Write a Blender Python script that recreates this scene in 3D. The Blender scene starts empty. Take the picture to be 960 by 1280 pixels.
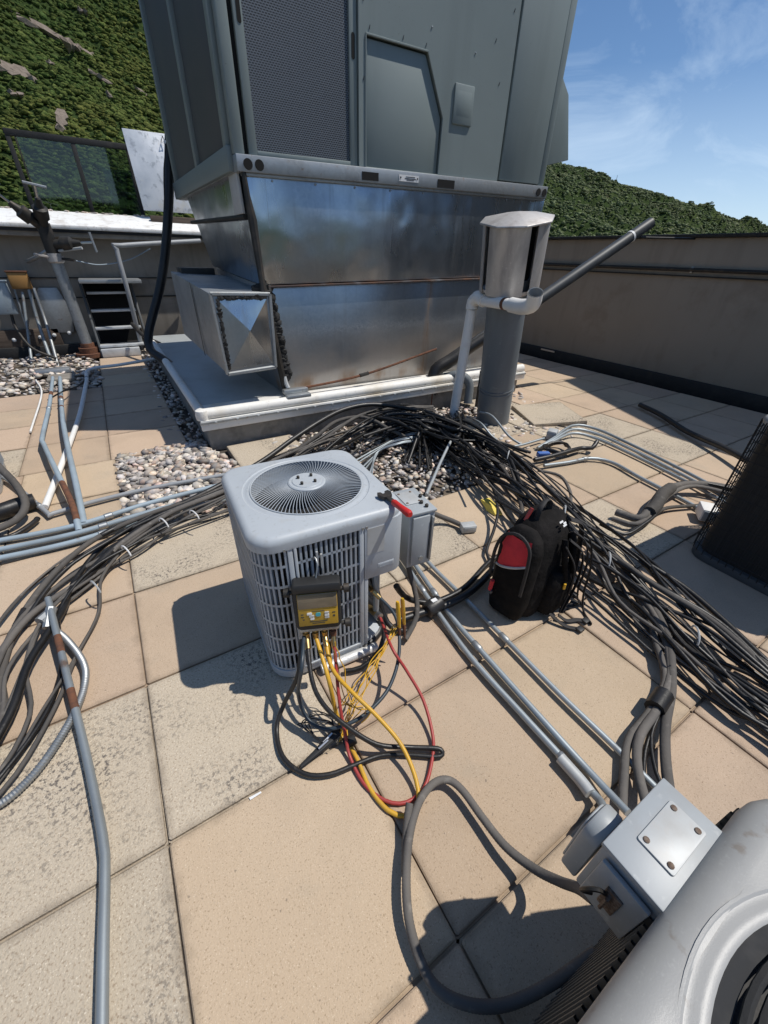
import bpy, bmesh, math, random
import numpy as np
from mathutils import Vector, Matrix
random.seed(7); RNG = np.random.default_rng(7)
sc = bpy.context.scene
COL = sc.collection
PI = math.pi
R = math.radians

# ------------------------------------------------------------ camera, sky, sun, exposure
H = 1.494                       # height of the phone above the paving
FPX = 500.9                     # focal length in pixels of the 1280 px high photograph
_a = Vector((935, -292, FPX)).normalized(); _b = Vector((-372, -332, FPX)); _b = (_b - _a * _a.dot(_b)).normalized()
_c = _a.cross(_b)
if _c.y > 0: _c = -_c
AX, BX, CX = _a, _b, _c         # world axes seen from the camera (right, down, forward)
cam = bpy.data.cameras.new('camera'); camo = bpy.data.objects.new('camera', cam); COL.objects.link(camo)
cam.sensor_fit = 'VERTICAL'; cam.sensor_height = 24.0; cam.lens = FPX / 1280 * 24.0
cam.clip_start = 0.02; cam.clip_end = 6000
def axis(v): return Vector((AX.dot(v), BX.dot(v), CX.dot(v)))
_r, _u, _f = axis(Vector((1, 0, 0))), axis(Vector((0, -1, 0))), axis(Vector((0, 0, 1)))
m4 = Matrix.Identity(4)
for i in range(3): m4[i][0], m4[i][1], m4[i][2] = _r[i], _u[i], -_f[i]
m4.translation = (0, 0, H); camo.matrix_world = m4
sc.camera = camo

SUN = Vector((0.415, -0.205, 0.886)).normalized()
sl = bpy.data.lights.new('sun', 'SUN'); sl.energy = 4.05; sl.angle = R(0.53); sl.color = (1, .955, .885)
so = bpy.data.objects.new('sun', sl); COL.objects.link(so)
so.rotation_euler = SUN.to_track_quat('Z', 'Y').to_euler()
w = bpy.data.worlds.new('World'); sc.world = w; w.use_nodes = True
nt = w.node_tree; nt.nodes.clear()
def wn(t, **k):
    n = nt.nodes.new(t)
    for a, v in k.items(): setattr(n, a, v)
    return n
sky = wn('ShaderNodeTexSky', sky_type='NISHITA', sun_disc=False)
sky.sun_elevation = math.asin(SUN.z); sky.sun_rotation = math.atan2(SUN.x, SUN.y)
sky.altitude = 1500; sky.air_density = 1.0; sky.dust_density = .35; sky.ozone_density = 3.0
bg = wn('ShaderNodeBackground'); bg.inputs[1].default_value = 0.108
tc = wn('ShaderNodeTexCoord'); mp = wn('ShaderNodeMapping'); mp.inputs['Rotation'].default_value = (0.1, .25, .5); mp.inputs['Scale'].default_value = (1.2, 3.2, 6)
n1 = wn('ShaderNodeTexNoise'); n1.inputs['Scale'].default_value = 1.5; n1.inputs['Detail'].default_value = 9; n1.inputs['Roughness'].default_value = .62; n1.inputs['Distortion'].default_value = .9
cr = wn('ShaderNodeValToRGB'); cr.color_ramp.elements[0].position = .48; cr.color_ramp.elements[1].position = .84
sx = wn('ShaderNodeSeparateXYZ'); mr = wn('ShaderNodeMapRange'); mr.inputs[1].default_value = .01; mr.inputs[2].default_value = .26; mr.inputs[3].default_value = .62; mr.inputs[4].default_value = .0
ad = wn('ShaderNodeMath', operation='MULTIPLY_ADD'); ad.inputs[1].default_value = .5; ad.use_clamp = True
mx = wn('ShaderNodeMix', data_type='RGBA'); mx.inputs['B'].default_value = (6.4, 7.9, 9.6, 1)
L = nt.links.new
L(tc.outputs['Generated'], mp.inputs[0]); L(mp.outputs[0], n1.inputs['Vector']); L(n1.outputs[0], cr.inputs[0])
L(tc.outputs['Generated'], sx.inputs[0]); L(sx.outputs[2], mr.inputs[0]); L(cr.outputs[0], ad.inputs[0]); L(mr.outputs[0], ad.inputs[2])
L(ad.outputs[0], mx.inputs['Factor']); hs = wn('ShaderNodeHueSaturation'); hs.inputs['Saturation'].default_value = 1.1; L(sky.outputs[0], hs.inputs['Color']); L(hs.outputs[0], mx.inputs['A']); L(mx.outputs['Result'], bg.inputs[0])
L(bg.outputs[0], wn('ShaderNodeOutputWorld').inputs[0])
sc.view_settings.view_transform = 'Standard'; sc.view_settings.look = 'None'
sc.view_settings.exposure = 0.0; sc.view_settings.gamma = 1.0
sc.cycles.max_bounces = 6

# ------------------------------------------------------------ measuring helpers: a photo pixel to a real point
def ray(px, py): return axis(Vector((px - 480, py - 640, FPX)))
def G(px, py, z=0.0):
    r = ray(px, py); t = (z - H) / r.z; return Vector((r.x * t, r.y * t, z))
def PY(px, py, Y):
    r = ray(px, py); t = Y / r.y; return Vector((r.x * t, Y, H + r.z * t))
def PXX(px, py, X):
    r = ray(px, py); t = X / r.x; return Vector((X, r.y * t, H + r.z * t))

# ------------------------------------------------------------ materials
def mat(name, col, rough=.6, metal=0., layers=(), bump=None, rand=0., island=0., space='pos', spec=.5, coat=0., edge=None, bump2=None, obj_hue=0., faceted=None):
    m = bpy.data.materials.new(name); m.use_nodes = True
    t = m.node_tree; b = t.nodes['Principled BSDF']; ln = t.links.new
    def N(ty, **k):
        n = t.nodes.new(ty)
        for a, v in k.items(): setattr(n, a, v)
        return n
    b.inputs['Roughness'].default_value = rough; b.inputs['Metallic'].default_value = metal
    b.inputs['Specular IOR Level'].default_value = spec; b.inputs['Coat Weight'].default_value = coat
    if space == 'pos': vec = N('ShaderNodeNewGeometry').outputs['Position']
    else: vec = N('ShaderNodeTexCoord').outputs['Object']
    rgb = N('ShaderNodeRGB'); rgb.outputs[0].default_value = (*col, 1); cur = rgb.outputs[0]
    rsock = None
    def noise(scale, detail=4, rgh=.55, stretch=None, dist=0., kind='noise'):
        v = vec
        if stretch:
            p = N('ShaderNodeMapping'); p.inputs['Scale'].default_value = stretch; ln(vec, p.inputs[0]); v = p.outputs[0]
        if kind == 'noise':
            n = N('ShaderNodeTexNoise'); n.inputs['Detail'].default_value = detail; n.inputs['Roughness'].default_value = rgh; n.inputs['Distortion'].default_value = dist
            out = n.outputs[0]
        else:
            n = N('ShaderNodeTexVoronoi'); out = n.outputs['Distance'] if kind == 'vor' else n.outputs['Color']
        n.inputs['Scale'].default_value = scale; ln(v, n.inputs['Vector']); return out
    for ly in layers:
        ly = dict(ly)
        f = noise(ly['s'], ly.get('d', 4), ly.get('r', .55), ly.get('st'), ly.get('dist', 0.), ly.get('kind', 'noise'))
        mrn = N('ShaderNodeMapRange'); mrn.inputs[1].default_value = ly['lo']; mrn.inputs[2].default_value = ly['hi']; mrn.inputs[4].default_value = ly.get('k', 1.); ln(f, mrn.inputs[0]); fac = mrn.outputs[0]
        if 's2' in ly:
            f2 = noise(ly['s2'], 3, .6, ly.get('st2')); m2 = N('ShaderNodeMapRange'); m2.inputs[1].default_value = ly['lo2']; m2.inputs[2].default_value = ly['hi2']; ln(f2, m2.inputs[0])
            mu = N('ShaderNodeMath', operation='MULTIPLY'); ln(fac, mu.inputs[0]); ln(m2.outputs[0], mu.inputs[1]); fac = mu.outputs[0]
        if 'band' in ly:                      # limit to a band lo..hi of one axis, soft edges
            axn, b0, b1, soft = ly['band']
            spn = N('ShaderNodeSeparateXYZ'); ln(vec, spn.inputs[0])
            for (p0, p1) in ((b0 - soft, b0 + soft), (b1 + soft, b1 - soft)):
                m3 = N('ShaderNodeMapRange'); m3.inputs[1].default_value = p0; m3.inputs[2].default_value = p1; ln(spn.outputs[axn], m3.inputs[0])
                mu = N('ShaderNodeMath', operation='MULTIPLY'); ln(fac, mu.inputs[0]); ln(m3.outputs[0], mu.inputs[1]); fac = mu.outputs[0]
        if ly.get('rough') is not None:
            q = N('ShaderNodeMix'); ln(fac, q.inputs['Factor'])
            if rsock: ln(rsock, q.inputs['A'])
            else: q.inputs['A'].default_value = rough
            q.inputs['B'].default_value = ly['rough']; rsock = q.outputs['Result']
        if ly.get('c') is not None:
            q = N('ShaderNodeMix', data_type='RGBA'); ln(fac, q.inputs['Factor']); ln(cur, q.inputs['A']); q.inputs['B'].default_value = (*ly['c'], 1); cur = q.outputs['Result']
    if edge:                                     # grime that gathers along the joints of a slab
        half, col_e, ke = edge; oc = N('ShaderNodeTexCoord').outputs['Object']; sp_ = N('ShaderNodeSeparateXYZ'); ln(oc, sp_.inputs[0]); ab = []
        for i in range(2):
            q = N('ShaderNodeMath', operation='ABSOLUTE'); ln(sp_.outputs[i], q.inputs[0]); ab.append(q)
        mxn = N('ShaderNodeMath', operation='MAXIMUM'); ln(ab[0].outputs[0], mxn.inputs[0]); ln(ab[1].outputs[0], mxn.inputs[1])
        wob = N('ShaderNodeMath', operation='MULTIPLY_ADD'); ln(noise(14, 6, .65), wob.inputs[0]); wob.inputs[1].default_value = .07; ln(mxn.outputs[0], wob.inputs[2])
        mre = N('ShaderNodeMapRange'); mre.inputs[1].default_value = half + .012; mre.inputs[2].default_value = half + .046; mre.inputs[4].default_value = ke; ln(wob.outputs[0], mre.inputs[0])
        q = N('ShaderNodeMix', data_type='RGBA'); ln(mre.outputs[0], q.inputs['Factor']); ln(cur, q.inputs['A']); q.inputs['B'].default_value = (*col_e, 1); cur = q.outputs['Result']
    for amount, sock in ((rand, 'obj'), (island, 'isl')):
        if amount:
            o = N('ShaderNodeObjectInfo').outputs['Random'] if sock == 'obj' else N('ShaderNodeNewGeometry').outputs['Random Per Island']
            h = N('ShaderNodeHueSaturation'); q = N('ShaderNodeMapRange'); q.inputs[3].default_value = 1 - amount; q.inputs[4].default_value = 1 + amount
            ln(o, q.inputs[0]); ln(q.outputs[0], h.inputs['Value']); ln(cur, h.inputs['Color']); cur = h.outputs[0]
            if obj_hue:
                wv = N('ShaderNodeMath', operation='MULTIPLY'); wv.inputs[1].default_value = 7.31; fr = N('ShaderNodeMath', operation='FRACT'); ln(o, wv.inputs[0]); ln(wv.outputs[0], fr.inputs[0])
                q = N('ShaderNodeMapRange'); q.inputs[3].default_value = .5 - obj_hue; q.inputs[4].default_value = .5 + obj_hue; ln(fr.outputs[0], q.inputs[0]); ln(q.outputs[0], h.inputs['Hue'])
    ln(cur, b.inputs['Base Color'])
    if rsock: ln(rsock, b.inputs['Roughness'])
    prev = None
    for bp in (bump, bump2):
        if bp:
            bn = N('ShaderNodeBump'); bn.inputs['Strength'].default_value = bp[1]; bn.inputs['Distance'].default_value = bp[2]
            ln(noise(bp[0], bp[3] if len(bp) > 3 else 4, .6, bp[4] if len(bp) > 4 else None), bn.inputs['Height'])
            if prev: ln(prev, bn.inputs['Normal'])
            prev = bn.outputs[0]
    if prev: ln(prev, b.inputs['Normal'])
    return m
dirt = lambda s=3, k=.35, c=(.09, .075, .06): dict(s=s, d=7, lo=.5, hi=.75, c=c, k=k)
MT = {}
MT['paver'] = mat('paver_tan', (.49, .37, .262), .92, layers=[dict(s=1.3, d=4, lo=.35, hi=.7, c=(.53, .41, .30), k=.7), dict(s=.7, d=8, r=.65, lo=.5, hi=.68, c=(.40, .325, .245), k=.6), dict(s=3.5, d=8, r=.65, lo=.55, hi=.7, c=(.40, .33, .25), k=.5), dict(s=230, d=2, lo=.58, hi=.72, c=(.26, .18, .115), k=.75), dict(s=330, d=2, lo=.62, hi=.75, c=(.74, .62, .48), k=.7), dict(s=75, d=5, lo=.66, hi=.73, c=(.12, .10, .085), k=.6), dirt(2.2, .3, (.26, .2, .15))], bump=(210, .55, .003, 3), bump2=(5, .25, .01), rand=.09, obj_hue=.006, edge=(.30, (.27, .205, .145), .75), spec=.25)
MT['paver_worn'] = mat('paver_lichen', (.50, .425, .325), .95, layers=[dict(s=150, d=2, lo=.54, hi=.68, c=(.27, .2, .14), k=.7), dict(s=190, d=2, lo=.60, hi=.72, c=(.76, .68, .55), k=.75), dict(s=62, d=6, r=.72, lo=.51, hi=.58, c=(.095, .085, .08), k=.85, s2=2.3, lo2=.44, hi2=.60), dict(s=20, d=6, r=.7, lo=.60, hi=.68, c=(.15, .13, .115), k=.6, s2=2.1, lo2=.45, hi2=.6)], bump=(130, .8, .004, 3), bump2=(6, .25, .01), rand=.06, spec=.2, edge=(.30, (.25, .205, .155), .75))
MT['joint'] = mat('joint_dust', (.13, .105, .08), .95, layers=[dict(s=4, d=6, lo=.45, hi=.65, c=(.05, .043, .036), k=.9)], bump=(90, .5, .004))
MT['deck'] = mat('roof_membrane', (.055, .05, .046), .9, layers=[dirt(5, .5, (.16, .13, .1))], bump=(40, .4, .004))
MT['stone'] = mat('river_stone', (.46, .40, .33), .75, island=.62, obj_hue=.022, layers=[dict(s=17, kind='vorc', lo=.35, hi=.6, c=(.36, .35, .345), k=.8), dict(s=23, kind='vorc', lo=.62, hi=.75, c=(.52, .36, .26), k=.7), dict(s=60, d=3, lo=.4, hi=.7, c=(.62, .56, .5), k=.5)], bump=(90, .3, .002))
MT['stucco'] = mat('brown_stucco', (.31, .26, .205), .93, layers=[dict(s=1.1, d=6, lo=.4, hi=.7, c=(.345, .292, .235), k=.7), dict(s=6, d=7, st=(1, 1, .15), lo=.5, hi=.75, c=(.21, .175, .138), k=.5), dict(s=1.7, d=8, r=.65, lo=.56, hi=.66, c=(.235, .185, .138), k=.5)], bump=(160, .5, .003), bump2=(2.2, .12, .03))
MT['wallgrey'] = mat('grey_wall', (.27, .245, .21), .9, layers=[dirt(2.5, .55, (.12, .1, .08)), dict(s=9, st=(1, 1, .1), d=6, lo=.5, hi=.8, c=(.1, .085, .07), k=.5)], bump=(90, .4, .003))
MT['whitecoat'] = mat('white_coping', (.82, .82, .80), .55, layers=[dirt(7, .5, (.33, .27, .2)), dict(s=30, d=6, lo=.58, hi=.72, c=(.3, .26, .2), k=.5)], bump=(14, .25, .006))
MT['membrane'] = mat('white_membrane', (.80, .78, .73), .6, layers=[dict(s=2.2, d=8, lo=.5, hi=.72, c=(.55, .44, .28), k=.65), dict(s=25, d=7, lo=.6, hi=.75, c=(.25, .22, .18), k=.45)], bump=(10, .4, .01))
MT['membgrey'] = mat('grey_membrane', (.40, .42, .41), .55, layers=[dirt(3, .4, (.2, .19, .17)), dict(s=30, d=6, lo=.6, hi=.75, c=(.6, .6, .57), k=.4)], bump=(9, .3, .01))
MT['curbside'] = mat('curb_side', (.24, .23, .21), .9, layers=[dict(s=14, d=7, lo=.5, hi=.68, c=(.32, .3, .27), k=.7), dirt(8, .5, (.04, .037, .033))], bump=(40, .6, .006))
MT['black'] = mat('black_flashing', (.018, .018, .018), .75, layers=[dirt(6, .4, (.07, .06, .05))], bump=(30, .4, .005))
galv = [dict(s=1.5, d=5, st=(1, 1, .45), lo=.36, hi=.66, c=(.30, .35, .41), rough=.42), dict(s=42, kind='vorc', lo=.25, hi=.9, c=(.50, .54, .58), k=.25), dict(s=5, d=8, st=(3.2, 3.2, .18), lo=.55, hi=.75, c=(.27, .29, .31), k=.5, rough=.55)]
MT['galv'] = mat('galvanised_steel', (.48, .52, .56), .21, 1., layers=galv, bump=(1.5, .8, .06, 2), bump2=(160, .06, .001))
MT['galvlow'] = mat('galvanised_steel_chalked', (.43, .46, .50), .36, 1., layers=galv + [dict(s=75, d=7, r=.7, lo=.46, hi=.64, c=(.62, .64, .65), rough=.8, band=(2, .83, .93, .05), k=.6), dict(s=2, d=4, lo=.2, hi=.5, c=(.50, .44, .38), rough=.6, band=(2, .2, .78, .12), k=.6), dict(s=30, st=(1, 1, .12), d=4, lo=.3, hi=.55, c=(.33, .19, .08), rough=.8, k=.6, band=(0, 2.95, 3.01, .035)), dict(s=5, st=(1, 1, .4), d=6, lo=.5, hi=.68, c=(.38, .21, .08), rough=.85, k=.7, band=(2, .33, .44, .06))], bump=(1.5, .4, .04, 2))
MT['galvdull'] = mat('dull_galvanised_steel', (.42, .44, .45), .5, .85, layers=[dict(s=3, d=7, lo=.4, hi=.7, c=(.27, .28, .28), k=.7, rough=.65), dict(s=40, kind='vorc', lo=.3, hi=.9, c=(.5, .52, .53), k=.3), dict(s=16, d=5, lo=.62, hi=.76, c=(.24, .13, .07), k=.6, rough=.9)], bump=(60, .1, .002))
MT['zincpatch'] = mat('mottled_sheet_metal', (.78, .80, .82), .5, .3, layers=[dict(s=2.6, d=8, lo=.42, hi=.68, c=(.52, .56, .60), k=.8), dict(s=10, d=8, lo=.56, hi=.66, c=(.30, .33, .36), k=.6), dict(s=3.6, d=6, lo=.56, hi=.7, c=(.78, .72, .58), k=.6)], bump=(5, .25, .02))
MT['unit'] = mat('unit_grey_green_paint', (.205, .246, .242), .5, layers=[dict(s=.9, d=5, lo=.35, hi=.7, c=(.225, .26, .252), k=.7), dict(s=3.5, st=(1, 1, .12), d=7, lo=.56, hi=.78, c=(.135, .16, .155), k=.4), dict(s=90, d=4, lo=.68, hi=.74, c=(.12, .12, .11), k=.7)], bump=(1.1, .3, .03, 2), bump2=(240, .07, .001))
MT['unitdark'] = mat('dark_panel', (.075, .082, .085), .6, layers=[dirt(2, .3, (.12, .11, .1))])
MT['acpaint'] = mat('grey_blue_cabinet_paint', (.435, .465, .488), .45, layers=[dict(s=5, d=7, lo=.45, hi=.75, c=(.37, .40, .43), k=.5), dict(s=60, d=6, lo=.60, hi=.70, c=(.27, .27, .26), k=.4), dict(s=12, d=7, lo=.58, hi=.74, c=(.36, .33, .28), k=.35)], bump=(320, .12, .0008), bump2=(3, .05, .01))
MT['acpaint2'] = mat('silver_grey_cabinet_paint', (.355, .352, .338), .42, .0, layers=[dict(s=4, d=7, lo=.45, hi=.75, c=(.255, .258, .252), k=.6, rough=.55), dict(s=140, d=3, lo=.60, hi=.72, c=(.42, .42, .40), k=.5), dict(s=22, d=7, lo=.64, hi=.72, c=(.22, .18, .14), k=.6)], bump=(420, .25, .0008), bump2=(2.5, .06, .01))
MT['grille'] = mat('louvre_grey_paint', (.36, .40, .44), .5, layers=[dirt(9, .5, (.17, .15, .13))])
MT['coil'] = mat('dark_coil', (.018, .017, .016), .7, layers=[dict(s=300, st=(1, 1, .02), lo=.4, hi=.7, c=(.045, .042, .04), k=.7)])
MT['boxgrey'] = mat('disconnect_box_paint', (.34, .365, .38), .45, layers=[dirt(6, .45, (.25, .23, .2)), dict(s=50, d=6, lo=.6, hi=.7, c=(.5, .52, .52), k=.5)], bump=(300, .1, .0008))
MT['plate'] = mat('bright_plate', (.46, .475, .475), .55, .2, layers=[dirt(14, .5, (.35, .33, .3)), dict(s=60, d=5, lo=.55, hi=.7, c=(.45, .44, .42), k=.5)])
MT['rust'] = mat('rust', (.17, .07, .035), .9, layers=[dict(s=30, d=6, lo=.4, hi=.65, c=(.08, .04, .028), k=.8)], bump=(120, .5, .002))
MT['oldscrew'] = mat('old_screw', (.13, .085, .06), .7, .3, layers=[dict(s=200, d=4, lo=.45, hi=.6, c=(.25, .2, .16), k=.7)])
MT['flange'] = mat('dark_grey_flange', (.042, .043, .045), .9, spec=.15, layers=[dirt(12, .4, (.12, .115, .11))])
MT['seam'] = mat('stained_seam', (.085, .06, .052), .7, layers=[dict(s=9, st=(1, 1, 1), d=6, lo=.45, hi=.65, c=(.2, .09, .045), k=.8), dict(s=4, d=5, lo=.55, hi=.7, c=(.25, .26, .27), k=.7)])
MT['jacket'] = mat('dark_pipe_jacket', (.045, .05, .055), .5, layers=[dict(s=6, d=6, lo=.45, hi=.7, c=(.08, .085, .09), k=.7)])
MT['rubber'] = mat('black_rubber_insulation', (.012, .0115, .0115), .42, layers=[dict(s=6, d=6, lo=.5, hi=.8, c=(.035, .031, .028), k=.8), dict(s=40, d=5, lo=.64, hi=.74, c=(.10, .09, .08), k=.35)], rand=.35, bump=(60, .3, .003))
MT['weathered'] = mat('weathered_grey_insulation', (.115, .104, .093), .85, layers=[dict(s=5, d=7, lo=.4, hi=.68, c=(.075, .07, .066), k=.85), dict(s=30, d=6, lo=.58, hi=.72, c=(.2, .185, .165), k=.6)], rand=.3, bump=(50, .5, .004))
MT['conduit'] = mat('zinc_conduit', (.36, .40, .42), .5, .55, layers=[dict(s=4, d=6, lo=.4, hi=.7, c=(.25, .27, .28), k=.6), dict(s=8, d=7, lo=.62, hi=.72, c=(.15, .085, .055), k=.8, rough=.9)], bump=(80, .15, .001), rand=.1)
MT['conduitblue'] = mat('painted_blue_grey_conduit', (.30, .37, .42), .55, layers=[dict(s=5, d=6, lo=.4, hi=.7, c=(.235, .275, .30), k=.7), dict(s=25, d=5, lo=.66, hi=.74, c=(.2, .12, .08), k=.5)], rand=.08)
MT['pvc'] = mat('white_pvc', (.84, .83, .80), .42, layers=[dirt(8, .3, (.5, .46, .4)), dict(s=3, d=5, lo=.5, hi=.7, c=(.64, .64, .62), k=.5)])
MT['pvcgrey'] = mat('grey_pvc', (.30, .315, .33), .5, layers=[dict(s=4, d=6, lo=.4, hi=.7, c=(.24, .25, .26), k=.7), dirt(12, .3, (.45, .44, .42))])
MT['ventgrey'] = mat('grey_painted_vent', (.155, .175, .19), .5, layers=[dict(s=3, st=(3, 3, .3), d=7, lo=.45, hi=.72, c=(.125, .14, .152), k=.8), dict(s=30, d=5, lo=.62, hi=.74, c=(.25, .265, .27), k=.5)], bump=(4, .1, .01))
MT['capmetal'] = mat('oxidised_cap_metal', (.55, .525, .50), .5, .6, layers=[dict(s=6, st=(2, 2, .3), d=8, lo=.42, hi=.7, c=(.34, .315, .30), k=.8, rough=.65), dict(s=40, d=5, lo=.6, hi=.72, c=(.7, .68, .65), k=.5)], bump=(30, .15, .002))
MT['iron'] = mat('dark_iron', (.035, .033, .03), .55, .4, layers=[dirt(10, .5, (.13, .1, .075))], bump=(60, .4, .002))
MT['brass'] = mat('brass', (.50, .36, .16), .35, 1., layers=[dirt(40, .5, (.2, .15, .08))])
MT['steel'] = mat('bright_steel', (.62, .62, .62), .3, 1.)
MT['silverfoam'] = mat('white_pipe_wrap', (.66, .66, .65), .4, .2, layers=[dirt(20, .4, (.4, .38, .35))], bump=(35, .5, .006))
MT['hosered'] = mat('red_hose', (.36, .045, .04), .45, layers=[dirt(20, .3, (.2, .08, .07))])
MT['hoseyellow'] = mat('yellow_hose', (.62, .35, .03), .42, layers=[dirt(20, .4, (.35, .22, .06))])
MT['hoseblue'] = mat('dark_blue_hose', (.03, .045, .06), .4, layers=[dirt(20, .3, (.1, .1, .1))])
MT['yellow'] = mat('yellow_plastic', (.68, .38, .02), .4)
MT['meteryellow'] = mat('meter_face_yellow', (.52, .31, .03), .45, layers=[dirt(30, .3, (.35, .2, .05))])
MT['meterblack'] = mat('meter_rubber_black', (.02, .02, .02), .55, bump=(200, .15, .001))
MT['screen'] = mat('meter_screen', (.20, .16, .105), .2, coat=.4)
MT['red'] = mat('red_grip', (.55, .025, .02), .4)
MT['redcloth'] = mat('red_cloth', (.68, .04, .05), .85, layers=[dirt(20, .4, (.35, .02, .03))], bump=(180, .4, .002), space='obj')
MT['cloth'] = mat('black_nylon', (.010, .0092, .009), .85, layers=[dict(s=12, d=6, lo=.45, hi=.72, c=(.024, .021, .02), k=.7)], bump=(420, .5, .0012), bump2=(9, .9, .02), space='obj', spec=.12)
MT['strap'] = mat('black_webbing', (.020, .018, .018), .75, bump=(300, .5, .001), space='obj')
MT['white'] = mat('white_print', (.75, .75, .74), .5)
MT['ink'] = mat('dark_print', (.05, .05, .05), .6)
MT['blue'] = mat('blue_tape', (.07, .16, .45), .5)
MT['cyan'] = mat('cyan_button', (.06, .35, .40), .4)
MT['greytape'] = mat('grey_paper', (.52, .52, .5), .6, layers=[dirt(20, .5, (.35, .34, .32))])
MT['yellowcloth'] = mat('yellow_cloth', (.78, .62, .13), .9, bump=(120, .5, .002))
MT['orange'] = mat('orange_box_paint', (.36, .19, .055), .65, layers=[dirt(8, .5, (.2, .1, .04))])
MT['wood'] = mat('dark_wood', (.075, .055, .042), .9, layers=[dict(s=8, st=(.3, 6, 6), d=5, lo=.4, hi=.7, c=(.15, .115, .09), k=.7)])
MT['tread'] = mat('stair_tread_metal', (.60, .62, .63), .5, .35, layers=[dirt(9, .5, (.3, .28, .25))])
MT['hole'] = mat('dark_opening', (.006, .006, .006), .9)
MT['rock'] = mat('hill_rock', (.25, .20, .16), .95, layers=[dict(s=.6, d=6, lo=.4, hi=.65, c=(.18, .14, .11), k=.8)], bump=(1.2, .8, .5))
MT['hill'] = mat('hillside_ground', (.045, .070, .022), 1., layers=[dict(s=.02, d=6, lo=.45, hi=.65, c=(.085, .105, .035), k=.8), dict(s=.5, d=6, r=.7, lo=.42, hi=.62, c=(.022, .036, .012), k=.85), dict(s=.045, d=8, r=.65, st=(1, .35, .6), lo=.66, hi=.73, c=(.2, .155, .115), k=.8)], bump=(.6, 1, 1.5), spec=.05)
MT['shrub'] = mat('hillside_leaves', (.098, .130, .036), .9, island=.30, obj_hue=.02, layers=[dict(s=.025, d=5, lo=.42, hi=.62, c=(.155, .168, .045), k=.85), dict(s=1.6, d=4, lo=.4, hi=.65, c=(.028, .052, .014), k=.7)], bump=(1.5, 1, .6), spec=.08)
MT['ridge'] = mat('hazed_ridge_leaves', (.165, .195, .10), .95, island=.26, obj_hue=.012, layers=[dict(s=.012, d=6, lo=.42, hi=.6, c=(.22, .23, .125), k=.85), dict(s=.9, d=4, lo=.45, hi=.65, c=(.055, .078, .033), k=.6)], bump=(1.2, 1, .6), spec=.06)  # paler ridge scrub, with distance haze put into the leaf colour
# perforated louvre of the big unit: dark sheet with a dense grid of slots
def perforated():
    m = mat('perforated_sheet', (.30, .33, .345), .5, .2, space='pos'); t = m.node_tree; b = t.nodes['Principled BSDF']
    g = t.nodes.new('ShaderNodeNewGeometry'); p = t.nodes.new('ShaderNodeSeparateXYZ'); t.links.new(g.outputs['Position'], p.inputs[0])
    cb = t.nodes.new('ShaderNodeCombineXYZ'); t.links.new(p.outputs[0], cb.inputs[0]); t.links.new(p.outputs[2], cb.inputs[1])
    br = t.nodes.new('ShaderNodeTexBrick'); t.links.new(cb.outputs[0], br.inputs['Vector'])
    br.inputs['Color1'].default_value = (.014, .016, .02, 1); br.inputs['Color2'].default_value = (.03, .034, .042, 1); br.inputs['Mortar'].default_value = (.135, .155, .18, 1)
    br.inputs['Scale'].default_value = 1; br.inputs['Mortar Size'].default_value = .0028; br.inputs['Brick Width'].default_value = .021; br.inputs['Row Height'].default_value = .0125
    t.links.new(br.outputs[0], b.inputs['Base Color'])
    bn = t.nodes.new('ShaderNodeBump'); bn.inputs['Strength'].default_value = .8; bn.inputs['Distance'].default_value = .004; t.links.new(br.outputs['Fac'], bn.inputs['Height']); t.links.new(bn.outputs[0], b.inputs['Normal'])
    return m
MT['perf'] = perforated()
def glass(name, tint, gloss):
    m = bpy.data.materials.new(name); m.use_nodes = True; t = m.node_tree; t.nodes.clear()
    o = t.nodes.new('ShaderNodeOutputMaterial'); tr = t.nodes.new('ShaderNodeBsdfTransparent'); tr.inputs[0].default_value = (*tint, 1)
    gl = t.nodes.new('ShaderNodeBsdfGlossy'); gl.inputs['Roughness'].default_value = .03
    fr = t.nodes.new('ShaderNodeFresnel'); fr.inputs[0].default_value = gloss; mxs = t.nodes.new('ShaderNodeMixShader')
    t.links.new(fr.outputs[0], mxs.inputs[0]); t.links.new(tr.outputs[0], mxs.inputs[1]); t.links.new(gl.outputs[0], mxs.inputs[2]); t.links.new(mxs.outputs[0], o.inputs[0]); return m
MT['glass'] = glass('tinted_glass', (.62, .70, .68), 1.6)

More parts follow.
